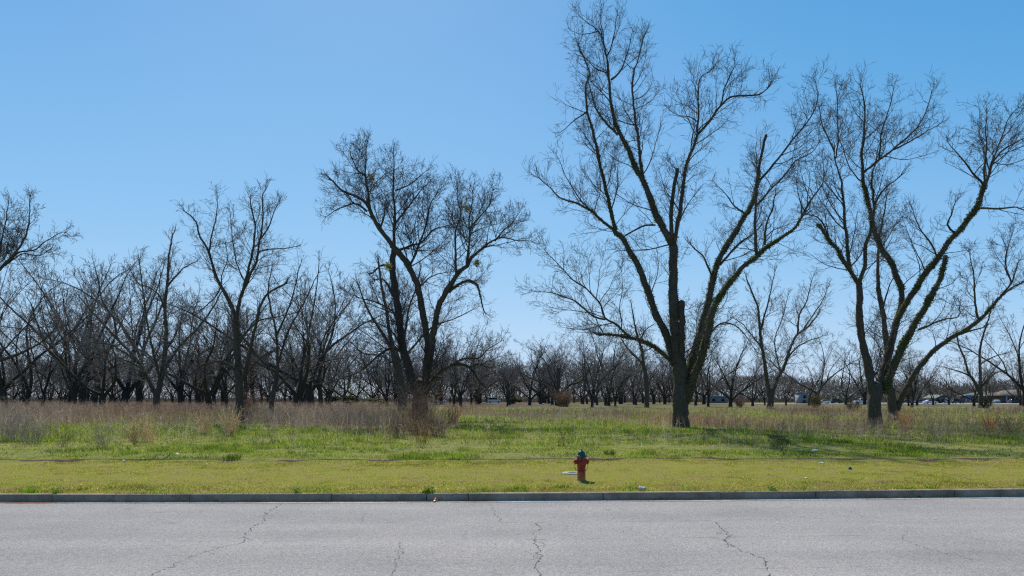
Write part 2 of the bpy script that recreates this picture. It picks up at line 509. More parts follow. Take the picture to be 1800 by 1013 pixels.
# ---------------------------------------------------------------- setting: ground, verge, kerb, gutter, road
def ground_material():
    m, nt, b = new_mat('field_ground'); p = geo_pos(nt)
    a = nt.nodes.new('ShaderNodeAttribute'); a.attribute_name = 'Col'
    n1 = noise_node(nt, 1.6, 6, .7, p); n2 = noise_node(nt, .23, 4, .6, p); n3 = noise_node(nt, 9, 5, .7, p)
    g = ramp(nt, n1.outputs['Fac'], [(.3, (.13, .17, .03)), (.5, (.22, .25, .05)), (.62, (.28, .24, .10)), (.75, (.24, .18, .11))])
    br = ramp(nt, n1.outputs['Fac'], [(.3, (.09, .066, .047)), (.7, (.22, .165, .12))])
    sep = nt.nodes.new('ShaderNodeSeparateColor'); nt.links.new(a.outputs['Color'], sep.inputs[0])
    c = mixc(nt, g.outputs[0], br.outputs[0], sep.outputs[0])
    r3 = ramp(nt, n3.outputs['Fac'], [(.3, (.55, .55, .55)), (.7, (1.2, 1.2, 1.2))])
    c = mixc(nt, c, r3.outputs[0], .8, 'MULTIPLY')
    nt.links.new(c, b.inputs['Base Color']); b.inputs['Roughness'].default_value = 1
    b.inputs['Specular IOR Level'].default_value = .05
    bump(nt, b, n3.outputs['Fac'], .7, .06); return m
def verge_material():
    m, nt, b = new_mat('verge_turf'); p = geo_pos(nt)
    n1 = noise_node(nt, 1.3, 8, .75, p); n2 = noise_node(nt, 16, 6, .8, p); n3 = noise_node(nt, .35, 3, .6, p)
    g = ramp(nt, n1.outputs['Fac'], [(.36, (.28, .18, .10)), (.48, (.27, .25, .045)), (.7, (.19, .22, .022))])
    r2 = ramp(nt, n2.outputs['Fac'], [(.3, (.5, .5, .5)), (.7, (1.25, 1.25, 1.25))])
    c = mixc(nt, g.outputs[0], r2.outputs[0], .85, 'MULTIPLY')
    nt.links.new(c, b.inputs['Base Color']); b.inputs['Roughness'].default_value = 1
    b.inputs['Specular IOR Level'].default_value = .05
    bump(nt, b, n2.outputs['Fac'], .8, .03); return m
def road_material():
    m, nt, b = new_mat('asphalt'); p = geo_pos(nt)
    n1 = noise_node(nt, 55, 3, .7, p); n2 = noise_node(nt, .35, 5, .6, p); n3 = noise_node(nt, 18, 4, .7, p)
    vo = nt.nodes.new('ShaderNodeTexVoronoi'); vo.inputs['Scale'].default_value = 95; nt.links.new(p, vo.inputs['Vector'])
    r1 = ramp(nt, vo.outputs['Color'], [(.15, (.20, .183, .17)), (.5, (.312, .288, .268)), (.85, (.44, .406, .378))])
    r2 = ramp(nt, n2.outputs['Fac'], [(.3, (.86, .86, .87)), (.5, (1, 1, 1)), (.7, (1.09, 1.08, 1.07))])
    r3 = ramp(nt, n3.outputs['Fac'], [(.25, (.72, .72, .72)), (.75, (1.25, 1.25, 1.25))])
    mp_ = nt.nodes.new('ShaderNodeMapping'); mp_.inputs['Scale'].default_value = (.06, .85, 1); nt.links.new(p, mp_.inputs['Vector'])
    n4 = noise_node(nt, 1., 4, .6, mp_.outputs[0]); r4 = ramp(nt, n4.outputs['Fac'], [(.35, (.9, .9, .905)), (.65, (1.07, 1.065, 1.06))])
    n5 = noise_node(nt, 2.6, 3, .5, p); r5 = ramp(nt, n5.outputs['Fac'], [(.24, (.8, .79, .79)), (.34, (1, 1, 1))])
    c = mixc(nt, r1.outputs[0], r2.outputs[0], 1., 'MULTIPLY'); c = mixc(nt, c, r4.outputs[0], 1., 'MULTIPLY'); c = mixc(nt, c, r5.outputs[0], .8, 'MULTIPLY'); c = mixc(nt, c, r3.outputs[0], .8, 'MULTIPLY')
    nt.links.new(c, b.inputs['Base Color']); b.inputs['Roughness'].default_value = .9
    b.inputs['Specular IOR Level'].default_value = .12
    bump(nt, b, n1.outputs['Fac'], .35, .008); return m
def kerb_material():
    m, nt, b = new_mat('kerb_concrete'); p = geo_pos(nt)
    n1 = noise_node(nt, 2.2, 6, .7, p); n2 = noise_node(nt, 40, 3, .6, p)
    g = ramp(nt, n1.outputs['Fac'], [(.28, (.15, .115, .08)), (.5, (.26, .21, .155)), (.72, (.37, .30, .225))])
    r2 = ramp(nt, n2.outputs['Fac'], [(.3, (.75, .75, .75)), (.7, (1.1, 1.1, 1.1))])
    c = mixc(nt, g.outputs[0], r2.outputs[0], .7, 'MULTIPLY')
    nt.links.new(c, b.inputs['Base Color']); b.inputs['Roughness'].default_value = .95
    bump(nt, b, n2.outputs['Fac'], .3, .01); return m

def grid_sheet(name, xs, rows, mat, colf=None, kind='structure'):
    """rows: function x-> array of (y,z) with equal lengths"""
    V = np.array([[(x, y, z) for (y, z) in rows(x)] for x in xs]); nx, ny = V.shape[:2]
    i, j = np.meshgrid(np.arange(nx - 1), np.arange(ny - 1), indexing='ij'); k = i * ny + j
    Q = np.stack([k, k + ny, k + ny + 1, k + 1], -1).reshape(-1, 4)
    Vf = V.reshape(-1, 3); col = colf(Vf) if colf else None
    o = mesh_np(name, Vf, np.full(len(Q), 4), Q, mat, None, col, True)
    if kind: o['kind'] = kind
    return o

xs = np.concatenate([[-3000, -1200, -500, -250], np.arange(-160, 161, 2.0), [250, 500, 1200, 3000]])
fy = np.concatenate([np.arange(0, 30, .75), np.arange(30, 90, 2), np.arange(90, 300, 6), [320, 400, 600, 1200, 3500]])
def ground_rows(x):
    y0 = float(fe(np.array([x]))[0]) if abs(x) < 80 else 24.
    y = y0 + fy
    z = .05 + .16 * (fbm(np.full_like(y, x), y, 7.) - .5) * sst(0, 8, fy) * (fy < 220)
    return np.stack([np.concatenate([[y0 - .25], y]), np.concatenate([[-.01], z])], 1)
def gcol(V):
    b = brownness(V[:, 0], V[:, 1]) * (V[:, 1] > 26)
    b = np.where(V[:, 1] > 165, np.where(V[:, 0] / V[:, 1] < 0.05, .95, .7), b)
    return np.stack([b, b, b], 1)
grid_sheet('ground', xs, ground_rows, ground_material(), gcol)
xv = np.concatenate([[-300, -120], np.arange(-60, 61, .5), [120, 300]])
def verge_rows(x):
    a = float(kc(x)) + .165; e = (float(fe(np.array([x]))[0]) if abs(x) < 80 else 24.) - .1
    t = np.linspace(0, 1, 15); y = a + (e - a) * t
    return np.stack([y, -.006 + .03 * np.sin(t * 3.1) + .02 * (vn(np.full_like(y, x), y, 1.3) - .5) * (t > 0)], 1)
grid_sheet('verge', xv, verge_rows, verge_material())
M['kerb'] = kerb_material()
g = Geo()
joints = [-60, -50, -40, -31, -25, -20, -17] + [gx for gx in (-14.2, -10.4, -7.3, -4.1, -1.95, -1.0, 2.1, 4.85, 7.1, 10.5, 13.6, 17)] + [21, 25, 31, 40, 50, 60]
for a, b in zip(joints[:-1], joints[1:]):
    n = 8; xx = np.linspace(a + .009, b - .009, n); off = rnd.uniform(-.006, .006); dz = rnd.uniform(-.004, .004)
    prof = [(0, -.17), (.012, -.012), (.022, .010), (.045, .020), (.155, .024), (.16, -.17)]
    V = [(x, float(kc(x)) + py + off, pz + dz) for x in xx for (py, pz) in prof]; k = len(prof); fs = []
    for i in range(n - 1):
        for j in range(k - 1): fs.append((i * k + j, i * k + k + j, i * k + k + j + 1, i * k + j + 1))
    fs.append(tuple(range(k))); fs.append(tuple(range((n - 1) * k + k - 1, (n - 1) * k - 1, -1)))
    g.add(V, fs)
xx = np.arange(-60, 60.1, .5); prof = [(.02, -.17), (.03, .0), (.05, .008), (.15, .01), (.152, -.17)]; k = len(prof)
g.add([(x, float(kc(x)) + py, pz) for x in xx for (py, pz) in prof], [(i * k + j, i * k + k + j, i * k + k + j + 1, i * k + j + 1) for i in range(len(xx) - 1) for j in range(k - 1)], 1)
M['kerb_joint'] = simple('kerb_joint', (.05, .045, .04), .95)
tag(g.build('kerb', [M['kerb'], M['kerb_joint']]), kind='structure')
M['gutter'] = simple('gutter_concrete', (.43, .38, .32), .95, 0, .3, 2.5)
grid_sheet('gutter', np.arange(-60, 60.1, 1.), lambda x: np.array([(float(kc(x)) - .2 - .05 * float(vn(x, 0., .9)), -.146), (float(kc(x)) + .03, -.143)]), M['gutter'])
# the road, with its cracks and seams as dark ribbons of the same mesh
road = Geo()
rx = np.concatenate([[-300, -100], np.arange(-60, 61, 2.), [100, 300]])
V = []; fs = []
for x in rx:
    for y in np.concatenate([[-30, -10, 0], np.linspace(4, float(kc(x)) + .02, 8)]): V.append((x, y, -.152))
ny = 11
for i in range(len(rx) - 1):
    for j in range(ny - 1): fs.append((i * ny + j, i * ny + ny + j, i * ny + ny + j + 1, i * ny + j + 1))
road.add(V, fs)
def rp(px, py):
    d = (H + .15) * F / (py - 700); return np.array([(px - 900) / F * d, d])
def ribbon(pts, wd, mi, jit=.045, step=.035):
    P = np.array([rp(*p) for p in pts]); out = []
    for a, b in zip(P[:-1], P[1:]):
        n = max(2, int(np.linalg.norm(b - a) / step))
        for t in np.arange(n) / n: out.append(a + (b - a) * t)
    out.append(P[-1]); P = np.array(out); j = np.cumsum(R.randn(*P.shape), 0) * jit * .25
    j -= np.linspace(0, 1, len(P))[:, None] * j[-1]; P = P + j + R.randn(*P.shape) * jit * .3
    T = unit(np.gradient(P, axis=0)); Nn = np.stack([-T[:, 1], T[:, 0]], 1)
    ww = wd * np.clip(R.normal(.45, .45, len(P)), .04, 1.8); ww[0] = ww[-1] = .001
    A = P + Nn * ww[:, None] / 2; B = P - Nn * ww[:, None] / 2
    V = [(*q, -.148) for q in np.stack([A, B], 1).reshape(-1, 2)]
    road.add(V, [(2 * i + 1, 2 * i + 3, 2 * i + 2, 2 * i) for i in range(len(P) - 1)], mi)
def sprout(pts, n, seed):
    rg = np.random.RandomState(seed)
    for k in range(n):
        i = rg.randint(0, len(pts) - 1); f = rg.uniform(); x = pts[i][0] * (1 - f) + pts[i + 1][0] * f; y = pts[i][1] * (1 - f) + pts[i + 1][1] * f
        q = [(x, y)]
        for m in range(3): q.append((q[-1][0] + rg.uniform(-16, 16), q[-1][1] + rg.uniform(-5, 6)))
        if min(b for a, b in q) > 886: ribbon(q, .007, 1, .03)
zl = lambda L: [(x / 2, 780 + y / 2) for x, y in L]
zr = lambda L: [(900 + x / 2, 780 + y / 2) for x, y in L]
ribbon(zl([(990, 212), (930, 240), (905, 275), (870, 290), (845, 315), (855, 345), (760, 365), (700, 380), (650, 400), (600, 430), (540, 460), (480, 480)]), .017, 1)
ribbon(zl([(1395, 345), (1405, 380), (1385, 410), (1375, 455), (1380, 480)]), .012, 1)
ribbon(zl([(1715, 215), (1745, 250), (1765, 275)]), .012, 1)
ribbon(zl([(1290, 245), (1270, 278)]), .008, 1)
ribbon(zr([(95, 280), (90, 320), (82, 345), (90, 375), (105, 400), (85, 440), (95, 470)]), .018, 1)
ribbon(zr([(710, 275), (740, 300), (760, 322), (748, 342), (800, 368), (830, 385), (880, 408), (892, 432), (920, 470)]), .018, 1)
ribbon(zr([(1410, 305), (1380, 330), (1400, 345), (1480, 375), (1630, 410)]), .009, 1)
ribbon(zr([(1180, 235), (1240, 258), (1300, 262)]), .007, 1)
sprout(zl([(930, 240), (870, 290), (855, 345), (700, 380)]), 7, 1); sprout(zr([(90, 320), (90, 375), (95, 462)]), 6, 2); sprout(zr([(740, 300), (748, 342), (880, 408)]), 8, 3); sprout(zl([(1400, 380), (1375, 455)]), 3, 4)
for L in (zl([(1150, 279), (1500, 278), (1800, 277)]) + zr([(100, 276), (700, 270), (1100, 262)]), zl([(300, 346), (700, 344), (1100, 342)]), zr([(0, 338), (600, 330), (1250, 322)]),
          zr([(-20, 458), (400, 450), (900, 438), (1300, 430)])):
    ribbon(L, .008, 2, .006, .12)
M['road'] = road_material()
M['crack'] = simple('crack_dark', (.09, .084, .08), .95)
M['seam'] = simple('seam_dark', (.17, .16, .155), .95)
tag(road.build('road', [M['road'], M['crack'], M['seam']]), kind='structure')
# bare soil lip between verge and field; dark colour includes the step's shadow line
M['soil'] = simple('soil_and_shade', (.085, .05, .035), 1, 0, .45, 3)
def soil_rows(x):
    e = float(fe(np.array([x]))[0]); q = float(.55 * vn(x, 5., .9) + .45 * vn(x, 9., .22))
    return np.array([(e - .1 - .14 * q * q, .004), (e - .08, .014), (e + .0, .05 + .05 * q), (e + .04 + .1 * q * q, .054)])
grid_sheet('soil_bank', np.arange(-40, 40, .12), soil_rows, M['soil'])
# rust-red patch of soil on the kerb side and by the field edge
M['clay'] = simple('red_clay', (.2, .085, .05), 1, 0, .4, 6)
gy = Geo()
for (px, py, rx_, ry_, z) in ((1240, 807.5, .55, .16, .07), (50, 884, .9, .09, -.138), (835, 881.5, .5, .07, -.138)):
    x, y = (gp(px, py) if z > 0 else tuple(rp(px, py))); n = 22
    ring = [(x + rx_ * math.cos(t) * rnd.uniform(.6, 1.1), y + ry_ * math.sin(t) * rnd.uniform(.6, 1.1), z) for t in np.linspace(0, 6.283, n, endpoint=False)]
    gy.add(ring + [(x, y, z + (.03 if z > 0 else .002))], [(i, (i + 1) % n, n) for i in range(n)])
tag(gy.build('clay_patch', M['clay']), kind='structure')

# ---------------------------------------------------------------- grass (stuff)
def blades(name, x, y, z, h, wd, lean, col, mat, label=None):
    n = len(x); az = R.uniform(0, 6.283, n); la = R.uniform(0, 6.283, n)
    b = np.stack([x, y, z], 1); s = np.stack([np.cos(az), np.sin(az), np.zeros(n)], 1) * (wd / 2)[:, None]
    top = b + np.stack([np.cos(la) * lean * h, np.sin(la) * lean * h, h], 1)
    V = np.stack([b - s, b + s, top], 1).reshape(-1, 3)
    o = mesh_np(name, V, np.full(n, 3), np.arange(3 * n), mat, None, np.repeat(col, 3, 0))
    tag(o, label, 'grass', None, 'stuff'); return o
def lerp3(a, b, t): return np.array(a) * (1 - t[:, None]) + np.array(b) * t[:, None]
def gz(x, y):       # height of the field surface
    f = y - 24.; return .05 + .16 * (fbm(x, y, 7.) - .5) * sst(0, 8, f)
n = 330000
x = R.uniform(-16, 20, n); a0 = kc(x) + .115 + .05 * vn(x, x * 0, .35); y = a0 + (fe(x) - .1 - a0) * R.uniform(0, 1, n)
dry = fbm(x, y * 1.6, 2.2); near = sst(1.3, .1, y - a0); hy = np.exp(-((x - 1.95) ** 2 / 1.1 + (y - 18.4) ** 2 / .9))
fine = sst(.5, .72, fbm(x + 17, y * 1.8, .8))
dry2 = np.clip(.8 * sst(.44, .62, dry) + .5 * fine + .8 * near * sst(.3, .75, vn(x, y * 2, 1.1)) + .9 * hy, 0, 1)
keep = R.uniform(0, 1, n) > .88 * dry2
x, y, dry2, near = x[keep], y[keep], dry2[keep], near[keep]; n = len(x)
tall = sst(.62, .85, vn(x + 9, y, .32)) * (.3 + 1.1 * near)
t = np.clip(R.uniform(0, 1, n) * .8 + .3 * dry2, 0, 1)
col = lerp3((.24, .275, .026), (.52, .42, .11), t); lush = np.clip(tall * 1.2, 0, 1)
col = col * (1 - lush[:, None]) + lush[:, None] * np.array([.17, .28, .02]); col *= R.uniform(.3, 1.5, (n, 1)) * (.55 + .8 * fbm(x, y * 1.4, .42))[:, None] * (1.25 - .45 * sst(.5, .7, fbm(x + 33, y * 2, 1.7)))[:, None]
blades('grass', x, y, np.full(n, .0), R.uniform(.012, .05, n) * (.5 + vn(x + 2, y, .25)) * (1 + 1.8 * tall), np.full(n, .014), R.uniform(.2, 1.1, n), col, M['grass'], 'short mown yellow-green grass on the verge behind the kerb')
m = 60000; tx = R.uniform(-16, 20, m); ta = kc(tx) + .14; ty = ta + (fe(tx) - ta) * R.uniform(0, 1, m) ** 1.35
q = R.uniform(0, 1, m) < np.clip(.2 + .7 * sst(.46, .62, fbm(tx, ty * 1.6, 2.2)) + 1. * sst(1.3, .3, ty - ta) * sst(.35, .7, fbm(tx + 50, ty * 2, 2.4)) + .9 * np.exp(-((tx - 1.95) ** 2 / .9 + (ty - 18.3) ** 2 / .6)), 0, 1)
tx, ty = tx[q], ty[q]; m = len(tx)
blades('thatch', tx, ty, np.full(m, .012), R.uniform(.008, .03, m), np.full(m, .016), R.uniform(1, 5, m), lerp3((.16, .085, .045), (.46, .29, .15), R.uniform(0, 1, m)), M['grass'], 'dry brown thatch showing through the mown verge')
m = 9000; tx = R.uniform(-16, 20, m); q = R.uniform(0, 1, m) < sst(.45, .7, vn(tx, tx * 0, 1.4)) + .08; tx = tx[q]; m = len(tx)
blades('kerb_grass', tx, kc(tx) + R.uniform(.07, .17, m), np.full(m, .02), R.uniform(.02, .07, m), np.full(m, .013), R.uniform(.3, 1.4, m), lerp3((.16, .22, .03), (.50, .42, .15), R.uniform(0, 1, m)), M['grass'], 'grass spilling over the back of the kerb')
m = 5200; tx = R.uniform(-16, 20, m); ty = kc(tx) - np.abs(R.normal(0, .16, m)) - .01; ty = np.where(R.uniform(0, 1, m) < .16, kc(tx) - R.uniform(0, 5.5, m), ty)
blades('grit', tx, ty, np.full(m, -.146), R.uniform(.004, .014, m), R.uniform(.008, .026, m), R.uniform(.2, 1.4, m), lerp3((.14, .09, .06), (.52, .44, .36), R.uniform(0, 1, m)), M['grass'], 'grit and plant debris gathered along the gutter')
# field grass: density falls with distance, blades widen with it
n = 420000
a = R.uniform(-.86, .9, n); d = 1 / R.uniform(1 / 150., 1 / 23.8, n); x = a * d; y = d
okk = y > fe(x) - .05; x, y, d = x[okk], y[okk], d[okk]
b = brownness(x, y); okk = R.uniform(0, 1, len(x)) > .8 * b; x, y, d, b = x[okk], y[okk], d[okk], b[okk]
n = len(x); lush = fbm(x, y * .8, 3.2); tuft = sst(.62, .8, vn(x + 5, y, .6))
straw = sst(.47, .62, fbm(x + 70, y * 1.5, 3.2)) * sst(50, 30, d)
thin = R.uniform(0, 1, n) > .55 * straw; x, y, d, b, lush, tuft, straw = [q[thin] for q in (x, y, d, b, lush, tuft, straw)]; n = len(x)
t = np.clip(R.uniform(0, 1, n) * .75 + .5 * straw + .2 * b, 0, 1)
col = lerp3((.20, .28, .025), (.48, .42, .10), t); k = sst(.45, .62, lush)[:, None] * .7
col = col * (1 - k) + k * np.array([.25, .34, .028]); k = tuft[:, None] * .6; col = col * (1 - k) + k * np.array([.14, .24, .03])
k = straw[:, None] * .6 * R.uniform(0, 1, (n, 1)); col = col * (1 - k) + k * np.array([.52, .40, .25]); col *= R.uniform(.35, 1.45, (n, 1)) * (.65 + .7 * vn(x + 3, y, .5))[:, None]
h = R.uniform(.03, .13, n) * (.5 + 1.3 * tuft + .5 * sst(.4, .7, lush)) * (1 - .5 * straw) * (1 + .8 * sst(26, 40, d))
m = 42000; a = R.uniform(-.86, .9, m); dd_ = 1 / R.uniform(1 / 62., 1 / 23.9, m); sx_ = a * dd_; sy_ = dd_
q = R.uniform(0, 1, m) < .12 + .88 * sst(.46, .62, fbm(sx_ + 70, sy_ * 1.5, 3.2)); q &= sy_ > fe(sx_); sx_, sy_ = sx_[q], sy_[q]; m = len(sx_)
blades('thatch', sx_, sy_, gz(sx_, sy_) + .01, R.uniform(.02, .07, m), .0006 * sy_, R.uniform(2, 7, m), lerp3((.16, .11, .075), (.60, .46, .30), R.uniform(0, 1, m)), M['grass'], 'dead straw and thatch lying among the field grass')
m = 60000; a = R.uniform(-.86, .9, m); dd_ = 1 / R.uniform(1 / 50., 1 / 23.9, m); sx_ = a * dd_; sy_ = dd_
q = R.uniform(0, 1, m) < sst(.58, .74, fbm(sx_ + 170, sy_ * 1.4, 2.0)); q &= sy_ > fe(sx_); sx_, sy_ = sx_[q], sy_[q]; m = len(sx_)
blades('broadleaf_weeds', sx_, sy_, gz(sx_, sy_), R.uniform(.05, .22, m) * R.uniform(.4, 1, m), R.uniform(.02, .06, m), R.uniform(.4, 1.6, m), lerp3((.07, .13, .025), (.22, .32, .06), R.uniform(0, 1, m)), M['grass'], 'broad-leaved green weeds growing in patches in the field grass')
blades('grass', x, y, gz(x, y) - .01, h, .0007 * d * R.uniform(.7, 1.4, n), R.uniform(.15, .8, n), col, M['grass'], 'longer bright green spring grass covering the open field')

# ---------------------------------------------------------------- dead weed cover (stuff)
def ribbons3(p0, p1, w0, col):
    """flat tapered slivers"""
    n = len(p0); a = unit(p1 - p0); r = unit(R.randn(n, 3)); s = unit(np.cross(a, r)) * (w0 / 2)[:, None]
    V = np.stack([p0 - s, p0 + s, p1 + s * .35, p1 - s * .35], 1).reshape(-1, 3)
    return V, np.repeat(col, 4, 0)
def weed_mesh(name, x, y, h, d, c0, c1, ntw, label, parent=None, kind='stuff', wk=.00022, spread=.34):
    n = len(x); base = np.stack([x, y, gz(x, y) - .03], 1) if kind else np.stack([x, y, np.zeros(n)], 1)
    az = R.uniform(0, 6.283, n); ln = np.abs(R.normal(0, .2, n)) * h
    top = base + np.stack([np.cos(az) * ln, np.sin(az) * ln, h], 1)
    t = R.uniform(0, 1, n); col = lerp3(c0, c1, t) * R.uniform(.7, 1.25, (n, 1)) * (.4 + 1.25 * fbm(x + 11, y * .5, 6.))[:, None] * (np.array([1, 1, 1]) + (vn(x + 77, y * .5, 9.) - .5)[:, None] * np.array([.35, .0, -.3]))
    P0, P1, W, Cc = [base], [top], [wk * 1.3 * d], [col]
    for k in range(ntw):
        f = R.uniform(.3, .98, n)[:, None]; q = base + (top - base) * f
        dv = R.randn(n, 3) * spread; dv[:, 2] = np.abs(dv[:, 2]) + .12
        e = q + dv * (h * R.uniform(.25, .75, n))[:, None]
        P0.append(q); P1.append(e); W.append(wk * d * R.uniform(.6, 1.1, n)); Cc.append(col * R.uniform(.8, 1.3, (n, 1)))
    V, Cl = ribbons3(np.concatenate(P0), np.concatenate(P1), np.concatenate(W), np.concatenate(Cc))
    m = len(V) // 4
    o = mesh_np(name, V, np.full(m, 4), np.arange(4 * m), M['weeds'], parent, Cl)
    if kind: tag(o, label, 'weeds', None, kind)
    return o
n = 380000
a = R.uniform(-.88, .9, n); d = np.exp(R.uniform(math.log(27), math.log(270), n)); x = a * d; y = d
b = brownness(x, d); pr = b * np.interp(a, [-.3, -.05, .2, .5], [1, .9, .9, .95]) * np.interp(d, [27, 60, 165, 270], [.9, .6, .3, .12]) + .02 * (d < 60) * sst(.35, .7, fbm(x + 9, y, 6.)) + .10 * ((a > .2) & (d > 30) & (d < 60)) * sst(.4, .6, vn(x, y, 5.))
pr = pr * np.where((a > -.05) & (d > 125), 0, 1)
k = R.uniform(0, 1, n) < pr * .5; x, y, d, a, b = x[k], y[k], d[k], a[k], b[k]
h = R.uniform(.6, 1.15, len(x)) * np.interp(a, [-.8, -.5, -.15, 0, .9], [1.45, 1.25, 1.2, .85, .85]) * (.7 + .6 * fbm(x, y, 9.))
weed_mesh('weeds', x, y, h, d, (.105, .072, .05), (.42, .30, .215), 6, 'brown dead weed stalks standing across the field under the trees')
n = 9000; a = R.uniform(-.86, .9, n); d = np.exp(R.uniform(math.log(26.5), math.log(62), n)); x = a * d; y = d
pr = np.interp(a, [-.8, -.55, -.4, -.1, .2, .35, .9], [1, .75, .5, .4, .5, .75, .7]) * sst(.38, .66, fbm(x + 200, y, 5.)) * sst(24, 34, d)
k = R.uniform(0, 1, n) < pr; x, y, d, a = x[k], y[k], d[k], a[k]
weed_mesh('dead_stalks', x, y, R.uniform(.45, 1.0, len(x)) * np.interp(a, [-.8, -.4, .2, .9], [1.35, 1, .85, .95]), d, (.11, .076, .05), (.60, .47, .34), 9, 'thin pale dead stalks scattered through the green field', None, 'stuff', .0003, .4)
print('field done', len(x))

# ---------------------------------------------------------------- the traced trees
A = [('trunk', 29, 25, .15, [(1197, 756), (1196, 720), (1196, 690), (1197, 660), (1194, 632)]),
     ('limb1', 19, 16, .5, [(1192, 660), (1189, 610), (1185, 560), (1183, 500), (1183, 462), (1183, 431)], 0.0),
     ('limb1', 14, 12, .1, [(1197, 655), (1197, 600), (1198, 560), (1198, 530)], -.05),
     ('limb1', 13, 7, .9, [(1183, 436), (1170, 410), (1152, 374), (1134, 326), (1119, 297), (1101, 255), (1080, 216)], .12),
     ('limb1', 6.5, 2.2, .3, [(1081, 218), (1074, 180), (1071, 150), (1069, 126), (1066, 96), (1059, 66)], .1),
     ('limb1', 2.2, .8, 0, [(1060, 70), (1050, 53), (1038, 43), (1022, 32), (1014, 20)], .2),
     ('limb1', 2.0, .7, 0, [(1061, 74), (1060, 55), (1055, 38), (1056, 20)], -.3),
     ('limb1', 2.2, .8, 0, [(1052, 55), (1036, 58), (1018, 60), (1004, 54)], .3),
     ('limb1', 2.4, .8, 0, [(1070, 130), (1050, 122), (1035, 108), (1022, 96)], -.3),
     ('limb1', 5, 1.5, 0, [(1086, 237), (1065, 216), (1050, 195), (1042, 172), (1036, 150)]),
     ('limb1', 3, 1.2, 0, [(1067, 98), (1074, 84), (1080, 60), (1084, 30)]),
     ('limb1', 4, 1.2, 0, [(1075, 140), (1088, 128), (1098, 110), (1106, 85), (1110, 60)]),
     ('limb1', 6, 2, .3, [(1130, 312), (1124, 270), (1121, 240), (1115, 192), (1112, 144), (1120, 110), (1130, 70)], .35),
     ('limb1', 8, 6, 0, [(1181, 420), (1179, 380), (1182, 344), (1191, 297)], -.2),
     ('limb1', 8, 2, .4, [(1185, 432), (1190, 404), (1197, 359), (1202, 320), (1203, 303), (1218, 261), (1227, 237), (1248, 213), (1266, 186), (1284, 171), (1311, 168), (1335, 165), (1350, 155)], -.25),
     ('limb1', 4, 1.2, 0, [(1226, 237), (1227, 192), (1227, 168), (1230, 141), (1254, 120)]),
     ('limb1', 2.5, 1, 0, [(1226, 214), (1212, 206), (1195, 204), (1180, 196)]),
     ('limb1', 3, 1, 0, [(1266, 186), (1272, 168), (1275, 150), (1290, 120), (1290, 105)]),
     ('limb2', 15, 9, .6, [(1186, 640), (1172, 590), (1152, 551), (1140, 515), (1125, 476), (1110, 446), (1095, 419), (1080, 407)], .3),
     ('limb2', 6, 1.5, .7, [(1083, 408), (1062, 392), (1044, 374), (1014, 359), (984, 347), (963, 326), (948, 314)]),
     ('limb2', 3, 1, 0, [(1040, 372), (1020, 350), (1004, 326), (990, 300), (982, 280)]),
     ('limb2', 8, 2, .4, [(1083, 405), (1071, 365), (1065, 332), (1056, 296), (1050, 264), (1041, 228), (1033, 195), (1030, 150), (1038, 129), (1029, 108), (1017, 78)]),
     ('limb2', 3.5, 3, 0, [(1152, 396), (1128, 398), (1100, 414)]),
     ('limb2', 3, 1, 0, [(1032, 196), (1015, 208), (1000, 220), (986, 232)]),
     ('limb3', 8, 4, .8, [(1180, 634), (1152, 611), (1128, 599), (1107, 593), (1080, 590), (1062, 588)], -.3),
     ('limb3', 4.5, 1.2, .1, [(1107, 592), (1086, 572), (1062, 558), (1056, 536), (1032, 509), (1005, 491), (984, 467), (963, 446)]),
     ('limb3', 3.5, 1.2, 0, [(1064, 562), (1044, 557), (1011, 530), (969, 515), (938, 512)]),
     ('limb3', 2.5, 1, 0, [(1062, 588), (1052, 570), (1046, 555)]),
     ('limb4', 16, 7, 1.1, [(1203, 695), (1210, 664), (1224, 606), (1239, 560), (1248, 515), (1257, 476), (1263, 458), (1284, 422), (1302, 392), (1320, 362), (1329, 335), (1334, 300)], .28),
     ('limb4', 6, 5, .1, [(1332, 306), (1339, 270), (1344, 249), (1347, 237)]),
     ('limb4', 5, 1.2, 0, [(1335, 318), (1356, 295), (1380, 264), (1404, 234), (1425, 207), (1437, 174), (1434, 147)]),
     ('limb4', 4, 1.2, 0, [(1332, 359), (1356, 332), (1380, 308), (1398, 284), (1425, 270), (1440, 250)]),
     ('limb4', 4, 1, .2, [(1308, 374), (1293, 365), (1275, 341), (1260, 326)]),
     ('limb4', 5, 2, .1, [(1266, 466), (1290, 437), (1317, 416), (1335, 400)]),
     ('limb4', 4, 2, .2, [(1250, 482), (1239, 455), (1215, 431)]),
     ('limb5', 16, 4, 1.3, [(1206, 705), (1216, 672), (1233, 629), (1245, 584), (1254, 545), (1272, 512), (1302, 476), (1326, 455), (1344, 437), (1368, 422), (1398, 401), (1410, 380)], -.3),
     ('limb5', 4, 1.2, .1, [(1409, 382), (1425, 353), (1446, 320), (1447, 288)]),
     ('limb5', 6.5, 2, .2, [(1331, 450), (1327, 395), (1329, 350), (1331, 300)]),
     ('limb5', 4, 2, .1, [(1344, 430), (1347, 395), (1356, 371), (1362, 345)]),
     ('limb5', 3.5, 1.2, 0, [(1251, 584), (1266, 569), (1290, 570), (1311, 590), (1325, 612)])]
traced_tree('pecan_tree', 'tallest bare pecan tree, right of the hydrant, forking into ivy-clad limbs', (1197, 752), A, 21)
